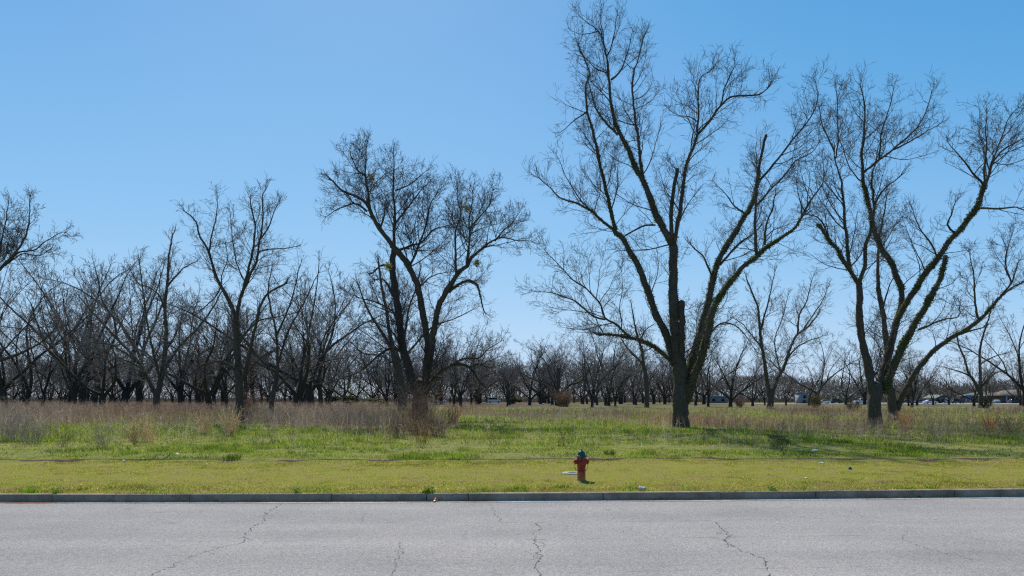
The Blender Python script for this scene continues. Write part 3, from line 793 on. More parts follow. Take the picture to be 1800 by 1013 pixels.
B = [('trunk', 25, 22, .1, [(1539, 754), (1537, 725), (1538, 700), (1541, 676)]),
     ('limb1', 15, 11, .05, [(1536, 692), (1527, 652), (1518, 610), (1511, 563), (1511, 525), (1510, 497)], .1),
     ('limb1', 8, 5, .9, [(1510, 500), (1490, 470), (1469, 435), (1452, 416), (1445, 402), (1436, 395)]),
     ('limb1', 4, 1.2, 0, [(1457, 416), (1448, 395), (1436, 382), (1415, 377)]),
     ('limb1', 7.5, 2, .3, [(1494, 474), (1490, 440), (1486, 400), (1483, 365), (1480, 330), (1479, 318), (1469, 288), (1467, 265)]),
     ('limb1', 3, 1.2, 0, [(1468, 280), (1472, 258), (1473, 232), (1473, 190), (1469, 150)]),
     ('limb1', 3, 1.2, 0, [(1467, 268), (1455, 240), (1444, 215), (1440, 190)]),
     ('limb1', 8, 6, .1, [(1511, 496), (1520, 461), (1522, 430), (1529, 409), (1531, 388)]),
     ('limb2', 16, 9, .2, [(1545, 690), (1557, 640), (1567, 601), (1578, 559), (1585, 530), (1584, 507)], .2),
     ('limb2', 11, 7, 1.0, [(1585, 510), (1567, 463), (1548, 435), (1536, 405), (1532, 386), (1525, 353), (1518, 325)]),
     ('limb2', 7, 1.8, .3, [(1518, 328), (1516, 302), (1515, 272), (1518, 237), (1520, 202), (1518, 175), (1512, 150)]),
     ('limb2', 5, 1.3, .2, [(1518, 303), (1539, 286), (1567, 265), (1590, 244), (1613, 223), (1630, 190), (1637, 165)]),
     ('limb2', 3.5, 1.2, 0, [(1571, 263), (1595, 251), (1625, 234), (1655, 216)]),
     ('limb2', 3.5, 1.2, 0, [(1546, 280), (1548, 240), (1560, 200), (1570, 160)]),
     ('limb2', 5, 2, .5, [(1536, 380), (1535, 344), (1532, 307), (1545, 280)]),
     ('limb2', 4.5, 2, .1, [(1536, 365), (1543, 349), (1557, 330), (1583, 309)]),
     ('limb3', 14, 10, 1.6, [(1552, 692), (1574, 638), (1590, 601), (1609, 568), (1625, 545), (1636, 520)], -.25),
     ('limb3', 9, 7, 1.0, [(1636, 522), (1648, 500), (1656, 478), (1662, 450)]),
     ('limb3', 4, 1.5, .2, [(1614, 580), (1640, 569), (1665, 561), (1684, 558), (1686, 545)]),
     ('limb4', 11, 8, 1.2, [(1579, 560), (1588, 540), (1604, 517), (1625, 484), (1646, 456), (1667, 428), (1686, 407), (1707, 379), (1718, 363), (1725, 344), (1731, 324)], -.3),
     ('limb4', 4, 1.2, .1, [(1731, 326), (1730, 295), (1735, 251), (1732, 227), (1735, 200)]),
     ('limb4', 4, 1.2, 0, [(1731, 327), (1716, 312), (1702, 293), (1681, 265), (1667, 251)]),
     ('limb4', 4.5, 1.4, 0, [(1732, 326), (1740, 300), (1753, 274), (1772, 258), (1800, 244), (1830, 235)]),
     ('limb4', 3.5, 1.2, 0, [(1738, 305), (1752, 265), (1765, 230), (1775, 205), (1790, 190)]),
     ('limb4', 4, 1.5, .1, [(1722, 366), (1753, 366), (1786, 365), (1815, 374)]),
     ('limb4', 4, 1.5, .1, [(1680, 411), (1665, 395), (1672, 377), (1679, 356)]),
     ('limb4', 3.5, 1.2, 0, [(1646, 450), (1637, 430), (1616, 400), (1605, 370)])]
traced_tree('pecan_tree', 'bare pecan tree at the right with a mossy bright green leaning limb', (1538, 752), B, 33)
Cc_ = [('trunk', 17, 15, .1, [(1571, 742), (1569, 720), (1567, 700), (1566, 684)]),
     ('limb1', 10, 8, .15, [(1565, 690), (1562, 650), (1560, 610), (1555, 575), (1550, 540), (1543, 505)], .1),
     ('limb1', 7, 2, .05, [(1543, 508), (1543, 480), (1543, 450), (1546, 415), (1552, 385), (1558, 350)]),
     ('limb1', 4, 1.5, 0, [(1551, 545), (1556, 525), (1562, 505), (1575, 480)]),
     ('limb2', 11, 5, .7, [(1575, 722), (1583, 700), (1595, 680), (1613, 650), (1641, 617), (1672, 594), (1707, 575), (1730, 554), (1756, 524)], -.15),
     ('limb2', 4, 1.5, .5, [(1754, 527), (1777, 507), (1800, 496), (1830, 480)]),
     ('limb2', 4, 1.5, .3, [(1757, 524), (1775, 500), (1782, 488), (1790, 460)]),
     ('limb2', 4, 1.3, .1, [(1722, 562), (1716, 549), (1714, 517), (1710, 480), (1705, 450)]),
     ('limb2', 4, 2, .2, [(1680, 590), (1705, 582), (1728, 576)]),
     ('limb2', 3, 1, 0, [(1778, 497), (1768, 470), (1770, 440), (1780, 410)])]
traced_tree('pecan_tree', 'bare pecan just behind the mossy one, its long limb arching to the right edge', (1570, 741), Cc_, 35, spacing=.42)
D_ = [('trunk', 30, 27, 0, [(737, 742), (738, 715), (738, 695), (738, 672)]),
     ('limb1', 17, 11, .05, [(730, 690), (724, 665), (716, 638), (708, 613), (703, 575), (699, 538), (692, 494), (690, 463), (693, 440)], .15),
     ('limb1', 7, 1.5, 0, [(693, 442), (693, 400), (695, 370), (692, 342), (692, 312), (692, 277)]),
     ('limb1', 4.5, 1.3, 0, [(697, 390), (720, 361), (738, 337), (755, 319)]),
     ('limb1', 3, 1, 0, [(695, 335), (712, 330), (728, 318), (750, 300)]),
     ('limb1', 5, 3, .6, [(691, 480), (680, 466), (668, 468), (655, 480)]),
     ('limb1', 5, 2, .1, [(690, 520), (682, 500), (672, 490), (660, 492)]),
     ('limb2', 14, 10, 0, [(745, 690), (750, 640), (752, 603), (743, 552), (734, 505), (724, 480), (713, 459), (701, 445), (689, 431)], -.1),
     ('limb2', 9, 3, 0, [(690, 432), (671, 407), (654, 379), (643, 356), (617, 342), (598, 333), (585, 318)]),
     ('limb2', 5, 1.3, 0, [(652, 378), (648, 342), (643, 312), (643, 284), (645, 253)]),
     ('limb2', 4, 1, 0, [(645, 372), (636, 364), (622, 358), (594, 368), (573, 381)]),
     ('limb2', 4, 2.5, 0, [(668, 402), (674, 385), (676, 368)]),
     ('limb2', 3.5, 1, 0, [(643, 310), (628, 298), (620, 280), (615, 262)]),
     ('limb2', 5, 1.3, 0, [(720, 470), (738, 428), (750, 393), (757, 360), (770, 335)]),
     ('limb2', 5, 1.3, .1, [(698, 441), (727, 431), (743, 424), (764, 403), (790, 396)]),
     ('limb2', 3, 1, 0, [(735, 506), (752, 490), (770, 482), (795, 478)]),
     ('limb3', 14, 9, 0, [(746, 680), (754, 638), (763, 580), (771, 540), (780, 522), (792, 501)], -.3),
     ('limb3', 9, 4, .8, [(791, 503), (808, 477), (822, 468), (830, 452), (850, 436)]),
     ('limb3', 4, 1, 0, [(848, 438), (876, 419), (904, 422), (934, 424)]),
     ('limb3', 3, 1, 0, [(870, 424), (885, 405), (900, 392), (915, 370)]),
     ('limb3', 4.5, 1.3, 0, [(802, 486), (801, 440), (801, 407), (811, 379), (806, 361), (804, 333)]),
     ('limb3', 4, 1.3, 0, [(820, 468), (825, 425), (828, 400), (843, 382), (860, 361), (867, 335)]),
     ('limb3', 3, 1, 0, [(826, 412), (824, 385), (830, 360), (828, 330)]),
     ('limb3', 6, 2, 1.1, [(788, 514), (806, 501), (822, 494), (838, 501), (844, 519), (851, 547)]),
     ('limb4', 8, 4, .2, [(750, 700), (757, 673), (773, 655), (797, 641), (820, 643), (832, 655), (843, 671)], -.2),
     ('limb4', 4, 1.2, .1, [(790, 643), (815, 631), (843, 629), (853, 618), (880, 600)]),
     ('limb4', 3, 1.2, 0, [(822, 645), (842, 640), (860, 647), (885, 640)]),
     ('limb5', 6, 1.5, .2, [(716, 636), (703, 617), (685, 613), (661, 629), (629, 655), (587, 669)], -.2),
     ('limb5', 5, 1.2, 0, [(706, 580), (690, 548), (661, 531), (633, 524), (612, 515)], .3),
     ('limb5', 4, 1.2, 0, [(712, 625), (690, 585), (665, 570), (640, 566)], -.3)]
traced_tree('pecan_tree', 'large bare pecan left of centre with several thick limbs, brown brush at its foot', (738, 740), D_, 47, lfac=4.6, spacing=.28, ivy_n=180,
            mist=((652, 313, .5), (820, 366, .55), (683, 468, .45), (838, 462, .4)))
E = [('trunk', 17, 14, 0, [(708, 722), (705, 690), (700, 650), (692, 615)]),
     ('limb1', 8, 3, 0, [(693, 620), (684, 580), (678, 540), (670, 500), (665, 460)]),
     ('limb1', 7, 2, 0, [(696, 630), (675, 590), (655, 560), (640, 530), (630, 500)]),
     ('limb1', 5, 2, 0, [(695, 622), (712, 585), (718, 545), (730, 510), (740, 470)]),
     ('limb1', 4, 1.5, 0, [(694, 640), (668, 625), (640, 622), (615, 600)]),
     ('limb1', 5, 1.5, 0, [(700, 640), (735, 600), (760, 575), (800, 560), (830, 545)])]
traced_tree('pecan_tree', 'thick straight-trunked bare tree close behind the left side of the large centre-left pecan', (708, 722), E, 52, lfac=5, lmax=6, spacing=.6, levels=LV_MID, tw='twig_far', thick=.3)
Fs = [('trunk', 15, 11, 0, [(421, 748), (421, 700), (419, 652), (416, 600), (415, 562)]),
     ('limb1', 8, 2, 0, [(415, 568), (407, 537), (387, 502), (375, 470), (366, 440), (350, 412), (342, 385), (325, 372)], .2),
     ('limb1', 3.5, 1, 0, [(367, 444), (372, 412), (380, 380), (382, 342)]),
     ('limb1', 2.5, 1, 0, [(388, 505), (392, 480), (400, 455), (396, 430)]),
     ('limb1', 3, 1, 0, [(388, 503), (376, 525), (355, 545), (335, 560)]),
     ('limb2', 7, 2, 0, [(416, 566), (421, 532), (430, 500), (440, 462), (447, 425), (447, 390), (440, 352)], -.2),
     ('limb2', 5.5, 1.5, 0, [(430, 506), (442, 480), (450, 460), (457, 420), (462, 385), (460, 350), (465, 337)]),
     ('limb2', 3, 1, 0, [(452, 448), (463, 440), (480, 437), (500, 437), (522, 433)]),
     ('limb2', 3, 1, 0, [(458, 420), (472, 400), (480, 378), (490, 355)]),
     ('limb2', 2.5, 1, 0, [(430, 495), (418, 470), (412, 445), (406, 410), (405, 375)]),
     ('limb3', 7, 3, 0, [(423, 672), (432, 652), (440, 615), (450, 572), (457, 540), (472, 515), (500, 500)], -.3),
     ('limb3', 4, 1.5, 0, [(420, 603), (450, 567), (480, 558), (520, 550)], .3),
     ('limb4', 5, 1.5, 0, [(419, 660), (410, 648), (395, 637), (375, 635), (350, 645), (325, 668)], -.4),
     ('limb4', 4, 1.2, 0, [(424, 670), (450, 637), (475, 620), (500, 618)], -.4)]
traced_tree('pecan_tree', 'slender bare tree with a tall V crown, standing in front of the left grove', (420, 745), Fs, 61, lfac=2.9, lmax=3.8, spacing=.28, thick=.13)
G_ = [('trunk', 13, 11, 0, [(275, 723), (275, 705), (277, 685)]),
     ('limb1', 9, 2.5, 0, [(278, 692), (287, 645), (292, 590), (290, 540), (294, 500), (297, 450), (303, 415)]),
     ('limb1', 4, 1.5, 0, [(290, 545), (280, 520), (262, 505), (245, 500), (232, 480)]),
     ('limb1', 4, 1.5, 0, [(293, 505), (310, 485), (325, 470), (345, 460)]),
     ('limb2', 8, 2, 0, [(273, 695), (262, 670), (240, 632), (205, 595), (175, 562), (155, 540), (140, 522)]),
     ('limb2', 5, 1.5, 0, [(205, 596), (200, 560), (180, 530), (172, 490), (165, 465)]),
     ('limb2', 5, 1.5, 0, [(240, 634), (215, 618), (195, 606), (165, 602), (140, 590)]),
     ('limb3', 7, 2, 0, [(280, 690), (290, 650), (315, 610), (345, 580), (375, 540), (388, 515)]),
     ('limb3', 5, 1.5, 0, [(270, 690), (258, 660), (235, 640), (205, 630), (185, 640)]),
     ('limb3', 5, 1.5, 0, [(284, 680), (270, 620), (262, 585), (255, 540), (250, 500), (245, 460)])]
traced_tree('pecan_tree', 'wide spreading bare tree in the left grove with long low limbs crossing each other', (275, 722), G_, 64, lfac=5.4, lmax=6, spacing=.52, levels=LV_MID, tw='twig_far', bk='bark', thick=.3)
J = [('trunk', 18, 15, 0, [(-62, 732), (-60, 700), (-58, 670), (-55, 640)]),
     ('limb1', 10, 5, 0, [(-56, 650), (-45, 600), (-30, 540), (-12, 490), (2, 471)], .1),
     ('limb1', 5, 1.2, 0, [(0, 473), (20, 452), (40, 425), (50, 395), (53, 345)]),
     ('limb1', 4, 1, 0, [(8, 468), (32, 445), (60, 440), (80, 425), (110, 408), (123, 415)]),
     ('limb1', 4, 1, 0, [(-10, 485), (-2, 450), (5, 415), (12, 380), (15, 355)]),
     ('limb1', 3, 1, 0, [(10, 465), (40, 447), (70, 450), (92, 435)]),
     ('limb2', 8, 2, .1, [(-54, 660), (-30, 645), (0, 634), (25, 626), (45, 617), (75, 600), (95, 580)], -.2),
     ('limb2', 5, 1.5, 0, [(-54, 670), (-20, 645), (10, 612), (40, 580), (70, 545)], .2),
     ('limb3', 8, 2, 0, [(-58, 640), (-70, 580), (-85, 500), (-80, 420), (-75, 370)])]
traced_tree('pecan_tree', 'bare tree rooted beyond the left edge whose upper limbs reach into the picture', (-60, 730), J, 71, lfac=3.6, lmax=4.6, spacing=.36)
K = [('trunk', 10, 8, 0, [(477, 738), (478, 705), (484, 675), (488, 645)]),
     ('limb1', 6, 1.5, 0, [(487, 655), (488, 620), (486, 590), (480, 560), (475, 540), (472, 500), (478, 470)]),
     ('limb1', 5, 1.5, 0, [(487, 645), (497, 610), (510, 575), (528, 545), (545, 510), (560, 480)]),
     ('limb1', 4, 1.2, 0, [(486, 590), (500, 560), (512, 530), (520, 495), (530, 460)]),
     ('limb1', 4, 1.2, 0, [(480, 690), (500, 668), (530, 645), (560, 625), (575, 600)]),
     ('limb1', 4, 1.2, 0, [(485, 670), (470, 640), (455, 625), (440, 620)])]
traced_tree('pecan_tree', 'bare tree with a slim bent trunk, right of the slender tall V tree', (477, 738), K, 75, lfac=3., lmax=3.8, spacing=.36, levels=LV_MID, thick=.25)
N_ = [('trunk', 12, 11, .1, [(1354, 721), (1354, 708), (1355, 694), (1355, 684)]),
     ('limb1', 8, 2, .1, [(1352, 696), (1347, 660), (1342, 625), (1338, 600), (1335, 570), (1332, 540), (1322, 515), (1312, 490)]),
     ('limb1', 4, 1.2, 0, [(1336, 585), (1345, 550), (1352, 525), (1357, 500), (1362, 480)]),
     ('limb1', 3, 1, 0, [(1340, 612), (1322, 590), (1305, 570), (1290, 560)]),
     ('limb2', 8, 2, .2, [(1357, 694), (1365, 668), (1378, 645), (1388, 615), (1400, 590), (1420, 575), (1440, 550)]),
     ('limb2', 4, 1.2, 0, [(1402, 588), (1405, 555), (1418, 530), (1425, 500), (1430, 485)]),
     ('limb2', 3.5, 1, 0, [(1384, 630), (1400, 612), (1420, 600), (1450, 590)]),
     ('limb2', 3, 1, 0, [(1410, 582), (1425, 560), (1445, 530), (1456, 505)]),
     ('limb2', 3, 1, 0, [(1372, 655), (1362, 600), (1375, 560), (1385, 520)])]
traced_tree('pecan_tree', 'bare V-shaped tree centred in the gap between the two tall right-hand trees', (1355, 720), N_, 81, lfac=4.9, lmax=5.5, spacing=.52, levels=LV_MID, tw='twig_far', thick=.35)
Q_ = [('trunk', 6, 5, .1, [(980, 715), (980, 700), (980, 690)]),
     ('limb1', 7, 6.5, 0, [(980, 700), (981, 680), (982, 660), (982, 647)], 0),
     ('limb2', 4, 1.5, .4, [(979, 700), (972, 694), (962, 680), (948, 671), (930, 664), (915, 655)], .2),
     ('limb3', 5, 2, .4, [(982, 698), (990, 688), (1002, 677), (1020, 671), (1032, 656), (1040, 640)], -.2)]
traced_tree('pecan_tree', 'broken bare tree near the centre with a snapped trunk and two low arching limbs', (980, 714), Q_, 83, lfac=3, lmax=4, spacing=1.6, levels=LV_MID, tw='twig_far', thick=.6)
T_ = [('trunk', 9, 7, .1, [(1137, 719), (1137, 690), (1135, 660), (1131, 640)]),
     ('limb1', 6, 1.5, .2, [(1132, 648), (1128, 615), (1120, 590), (1114, 560), (1110, 535)]),
     ('limb1', 5, 1.5, .6, [(1132, 642), (1118, 628), (1105, 615), (1092, 596)]),
     ('limb1', 4, 1.5, .4, [(1134, 690), (1142, 670), (1152, 655)]),
     ('limb1', 3, 1.2, 0, [(1124, 600), (1135, 580), (1150, 570)])]
traced_tree('pecan_tree', 'straight single-trunked bare tree with ivy on its arms, left of the tallest tree', (1137, 718), T_, 85, lfac=4, lmax=5, spacing=.8, levels=LV_MID, tw='twig_far', thick=.5)
O_ = [('trunk', 8, 7, .1, [(1724, 718), (1724, 705), (1724, 690), (1723, 680)]),
     ('limb1', 6, 1.5, 0, [(1723, 685), (1723, 650), (1722, 620), (1728, 590), (1738, 560), (1745, 530)]),
     ('limb2', 6, 1.5, 0, [(1722, 690), (1712, 670), (1702, 655), (1695, 630), (1685, 605), (1680, 575)]),
     ('limb2', 3.5, 1, 0, [(1704, 660), (1690, 655), (1675, 650), (1655, 645)]),
     ('limb3', 4, 1, 0, [(1725, 680), (1740, 665), (1752, 655), (1775, 650)]),
     ('limb3', 3, 1, 0, [(1724, 640), (1745, 628), (1772, 620)])]
traced_tree('pecan_tree', 'bare tree near the right edge in front of the blue sign and parked cars', (1724, 718), O_, 87, lfac=4., lmax=5, spacing=.75, levels=LV_MID, tw='twig_far', thick=.4)
print('traced done')

# ---------------------------------------------------------------- the other orchard trees: a few kinds, each tree an object
protos = [proto_tree('pecan_tree', 300 + i, 28., hb, lfac=4.4, spacing=1.55) for i, hb in enumerate(['vase', 'upright', 'wide', 'vase', 'wide', 'vase', 'upright', 'wide', 'vase'])]
unused = list(protos)
def plant(x, d, ht, k, rz, label, group=None):
    p = protos[k]
    if p in unused: o = p; unused.remove(p)
    else: o = copy_tree(p)
    o.location = (x, d, -.05); o.rotation_euler = (0, 0, rz); s = ht / TOP[p.name]; o.scale = (s, s, s)
    tag(o, label, 'tree')
    if group: o['group'] = group
    elif 'group' in o: del o['group']
    return o
mid = [(8, 719, 470, 0, 'bare tree whose trunk stands at the left edge behind the low limb'),
       (47, 717, 485, 1, 'upright bare tree, second trunk in from the left edge'),
       (125, 715, 445, 3, 'bare tree in the left grove with a dark straight trunk topped by a spike'),
       (146, 717, 470, 2, 'bare tree with low fanning limbs immediately right of the spiked one'),
       (218, 714, 470, 5, 'bare tree in the gap left of the wide spreading tree'),
       (246, 713, 455, 6, 'narrow bare tree just left of the wide spreading tree'),
       (318, 713, 500, 8, 'bare tree between the wide spreading tree and the small V tree'),
       (367, 719, 520, 4, 'small bare V-shaped tree left of the slender tall tree'),
       (392, 712, 540, 0, 'dark bare tree right behind the slender tall tree on its left side'),
       (519, 721, 478, 5, 'bare tree with a short leaning trunk, right of the slim bent trunk'),
       (546, 719, 468, 2, 'bare tree with limbs fanning out to the right above the brown weeds'),
       (564, 717, 500, 3, 'bare tree third to the left of the large centre-left pecan'),
       (606, 712, 585, 7, 'low greyish bare tree well behind, between two darker ones'),
       (680, 713, 575, 8, 'small bare V tree just left of the thick straight trunk'),
       (838, 712, 620, 0, 'bare tree under the end of the low arching limb of the large pecan'),
       (931, 713, 592, 5, 'bare V tree left of the broken tree, tall in the row near the centre'),
       (950, 711, 600, 6, 'bare tree between the V tree and the broken tree'),
       (1041, 717, 575, 3, 'bare V tree straight above the fire hydrant with a mossy side limb'),
       (1090, 711, 600, 8, 'bare tree with two curved limbs between the hydrant and the tallest tree'),
       (1168, 711, 625, 4, 'small bare tree close behind the left side of the tallest trunk'),
       (1245, 716, 592, 0, 'bare tree first to the right behind the tallest trunk'),
       (1284, 716, 575, 5, 'bare V tree second to the right behind the tallest trunk'),
       (1437, 711, 575, 2, 'low wide bare tree spreading beside the narrow pale building'),
       (1487, 712, 610, 7, 'small bare tree left of the white pickup'),
       (1520, 712, 575, 8, 'bare tree right behind the white pickup and left of the mossy pecan trunk'),
       (1603, 717, 605, 6, 'thin bare tree with a single straight stem left of the silver sedan'),
       (1712, 715, 620, 4, 'leaning dark bare tree close at the left of the one before the blue sign'),
       (1802, 716, 520, 2, 'bare tree at the right edge whose limbs reach inward')]
used = []
for i, (px, py, top, k, lab) in enumerate(mid):
    x, d = gp(px, py); ht = H + (700 - top) / F * d
    used.append((x, d)); plant(x, d, ht * (1.1 if px < 620 else 1.03), k, rnd.uniform(0, 6.28), lab)
used += [gp(*q) for q in ((1197, 752), (1538, 752), (1570, 741), (738, 740), (708, 722), (420, 745), (275, 722), (477, 738), (1355, 720), (980, 714), (1137, 718), (1724, 718))]
zones = [(-.86, -.16, 132, 330, 80, (17, 27), 'bare orchard tree massed in the deep rows of the left grove', 'deep rows of the left grove'),
         (-.16, .27, 165, 330, 72, (13, 25), 'bare orchard tree in the distant rows across the middle', 'distant middle rows'),
         (.27, .86, 185, 232, 17, (11, 17), 'small bare tree far off along the road on the right', 'far trees along the road at right')]
for a0, a1, d0, d1, cnt, hr, lab, grp in zones:
    m = 0; tries = 0
    while m < cnt and tries < 5000:
        tries += 1
        d = math.sqrt(rnd.uniform(d0 ** 2, d1 ** 2)); a = rnd.uniform(a0, a1); x = a * d
        gx = 13.; x = round(x / gx) * gx + rnd.uniform(-1.5, 1.5); d = round(d / gx) * gx + rnd.uniform(-1.5, 1.5)
        if any((x - u) ** 2 + (d - v) ** 2 < 40 for u, v in used): continue
        if a > .27 and abs(d - 241) < 9: continue
        used.append((x, d)); m += 1
        plant(x, d, rnd.uniform(*hr), rnd.randrange(len(protos)), rnd.uniform(0, 6.28), lab, grp)
for p in unused: 
    for ch in list(p.children): bpy.data.objects.remove(ch)
    bpy.data.objects.remove(p)
print('orchard done')

# ---------------------------------------------------------------- brush, shrubs and grass clumps one can point to
def brush(name, cat, px, py, hgt, wid, n, c0, c1, label, group=None, wk=.00017, up=.02, seed=0):
    x, d = gp(px, py); rng = np.random.RandomState(500 + seed)
    root = empty(name, (x, d, float(gz(np.array([x]), np.array([d]))[0]) - .02)); tag(root, label, cat, group)
    th = rng.uniform(0, 6.28, n); rr = wid * .2 * rng.uniform(0, 1, n) ** .6
    P = np.stack([rr * np.cos(th), rr * np.sin(th), np.zeros(n)], 1)
    D = unit(np.stack([np.cos(th) * rr * .8, np.sin(th) * rr * .8, np.full(n, hgt * .5)], 1) + rng.randn(n, 3) * np.array([.22, .22, 0]) * hgt * .5)
    L = hgt * rng.uniform(.45, 1.1, n)
    out = grow(P, D, L, np.full(n, wk * d), [dict(nseg=5, wander=.12, up=up, spacing=hgt * .16, ratio=.42, ang=38, kmax=6, lmin=.1), dict(nseg=3, wander=.25, up=up, spacing=hgt * .14, ratio=.5, ang=40, kmax=3, lmin=.06), dict(nseg=2, wander=.25, up=up)], rng, wk * d * .5)
    Vs, Qs, Cs, k = [], [], [], 0
    for (p0, p1, r0, r1) in out:
        V, Q = frustums(p0, p1, r0, r1, 3); t = rng.uniform(0, 1, len(p0))
        Vs.append(V); Qs.append(Q + k); k += len(V); Cs.append(np.repeat(lerp3(c0, c1, t), 6, 0))
    Q = np.concatenate(Qs)
    mesh_np('stems', np.concatenate(Vs), np.full(len(Q), 4), Q, M['weeds'], root, np.concatenate(Cs))
    return root
def clump(px, py, hgt, wid, n, c0, c1, label, seed, droop=.35, cat='grass clump', name='grass_clump'):
    x, d = gp(px, py); rng = np.random.RandomState(700 + seed)
    root = empty(name, (x, d, float(gz(np.array([x]), np.array([d]))[0]) - .02)); tag(root, label, cat)
    th = rng.uniform(0, 6.28, n); n = int(n * .6); th = th[:n]; rr = wid * .26 * rng.uniform(0, 1, n) ** .5
    P = np.stack([rr * np.cos(th), rr * np.sin(th), np.zeros(n)], 1)
    D = unit(np.stack([np.cos(th) * .25, np.sin(th) * .25, np.ones(n)], 1) + rng.randn(n, 3) * .12)
    out = grow(P, D, hgt * rng.uniform(.5, 1.15, n), np.full(n, .0002 * d), [dict(nseg=6, wander=.09, up=-.03 * droop, spacing=hgt * .12, ratio=.28, ang=25, kmax=4, lmin=.08), dict(nseg=2, wander=.2, up=.0)], rng, .00014 * d)
    Vs, Qs, Cs, k = [], [], [], 0
    for (p0, p1, r0, r1) in out:
        V, Q = frustums(p0, p1, r0, r1, 3); t = rng.uniform(0, 1, len(p0))
        Vs.append(V); Qs.append(Q + k); k += len(V); Cs.append(np.repeat(lerp3(c0, c1, t), 6, 0))
    Q = np.concatenate(Qs)
    mesh_np('blades', np.concatenate(Vs), np.full(len(Q), 4), Q, M['straw'], root, np.concatenate(Cs))
    return root
BR0, BR1 = (.17, .12, .09), (.42, .31, .235)
RD0, RD1 = (.24, .145, .10), (.52, .36, .26)
GR0, GR1 = (.26, .22, .185), (.66, .58, .5)
TN0, TN1 = (.62, .46, .29), (.95, .78, .54)
OR0, OR1 = (.45, .20, .09), (.78, .42, .21)
bs = [(735, 765, 2.9, 2.6, 120, RD0, RD1, 'tall reddish brown brush in front of the large centre-left pecan'),
      (770, 770, 1.6, 1.6, 70, BR0, BR1, 'low brown brush at the right of the tall reddish brush'),
      (432, 744, 3.0, 1.8, 80, RD0, RD1, 'brown brush wrapping the foot of the slender tall V tree'),
      (700, 772, 1.5, 2.2, 60, BR0, BR1, 'dark brown brush at the left of the tall reddish brush'),
      (990, 716, 4.6, 5.5, 150, RD0, RD1, 'round reddish brush mound by the broken tree'),
      (20, 778, 2.1, 2.4, 90, GR0, GR1, 'pale grey dead brush at the left edge, the tallest there'),
      (58, 782, 1.5, 1.6, 60, GR0, GR1, 'bleached grey brush second in from the left edge'),
      (180, 790, .95, 1.1, 34, GR0, GR1, 'thin grey dead shrub in the green grass at left'),
      (237, 784, 1.0, .6, 24, RD0, RD1, 'narrow upright brown stalks left of the tan grass clump'),
      (110, 788, 1.0, 1.0, 22, BR0, BR1, 'sparse dark stalks in the grass at far left'),
      (455, 790, .75, .9, 16, GR0, GR1, 'forked pale dead twigs in the grass below the slim bent tree'),
      (480, 783, 1.1, .4, 6, BR0, BR1, 'single tall dark stalk left of centre'),
      (870, 783, .9, 1.2, 16, RD0, RD1, 'sprawling thin red-brown stems left of the hydrant'),
      (995, 786, 1.0, 1.0, 18, BR0, BR1, 'fan of thin dark stems just above the fire hydrant'),
      (1238, 782, .8, .9, 14, BR0, BR1, 'small dark stems in front of the tallest tree'),
      (1378, 803, 1.25, .55, 14, (.035, .04, .018), (.11, .10, .05), 'dark tall weed standing alone in the grass between the two big trees'),
      (1362, 792, 1.0, 1.0, 14, (.045, .05, .02), (.13, .12, .055), 'dark weed clump close at the left of the dark tall weed'),
      (1455, 755, 1.8, .7, 24, BR0, BR1, 'leggy dark stalks midway between the two big trees'),
      (1648, 775, 1.0, 1.3, 30, GR0, GR1, 'pale grey weeds right of the mossy pecan trunk'),
      (1592, 760, 1.4, .7, 34, OR0, OR1, 'rust-coloured stalks beside the second right-hand trunk'),
      (1780, 765, 1.4, 2.0, 50, BR0, BR1, 'brown weeds near the right edge'),
      (1433, 718, 3.0, 3.2, 90, (.16, .12, .05), (.30, .24, .11), 'rounded tan bush in front of the low wide tree'),
      (1735, 719, 2.0, 2.6, 70, (.05, .05, .03), (.13, .12, .07), 'dark bush at the foot of the tree before the blue sign'),
      (1500, 722, 2.2, 4.0, 70, (.09, .075, .06), (.2, .165, .13), 'dark scrub left of the mossy pecan'),
      (1300, 716, 2.6, 3.4, 70, RD0, RD1, 'reddish scrub between the V trees right of the tallest tree')]
for i, q in enumerate(bs):
    brush('dead_brush' if i not in (21, 22) else 'bush', 'brush' if i not in (21, 22) else 'bush', *q, seed=i)
cl = [(262, 778, 1.25, .9, 90, TN0, TN1, 'pale tan dry grass clump in the left field, the widest'),
      (232, 776, 1.3, .5, 45, TN0, TN1, 'thin tan grass clump beside the widest one on its left'),
      (358, 764, 1.5, .8, 80, TN0, TN1, 'tan grass clump left of the golden one'),
      (403, 768, 1.6, .7, 110, (.66, .50, .30), (.98, .82, .56), 'bright golden plume of dry grass in front of the slender tall V tree'),
      (796, 748, 1.5, .9, 110, OR0, OR1, 'orange-brown grass clump right of the large centre-left pecan'),
      (742, 782, 1.4, 1.3, 50, (.3, .16, .08), (.5, .32, .18), 'leaning orange straw in front of the tall reddish brush'),
      (1740, 762, 1.5, .5, 55, OR0, OR1, 'rusty upright grass clump near the right edge'),
      (408, 811, .2, 1.1, 130, (.16, .27, .035), (.3, .46, .07), 'deep green grass tuft at the field edge on the left'),
      (1072, 803, .22, .8, 90, (.15, .25, .04), (.27, .42, .07), 'deep green tuft just right of the hydrant top')]
for i, q in enumerate(cl): clump(*q, seed=i, droop=1.0)

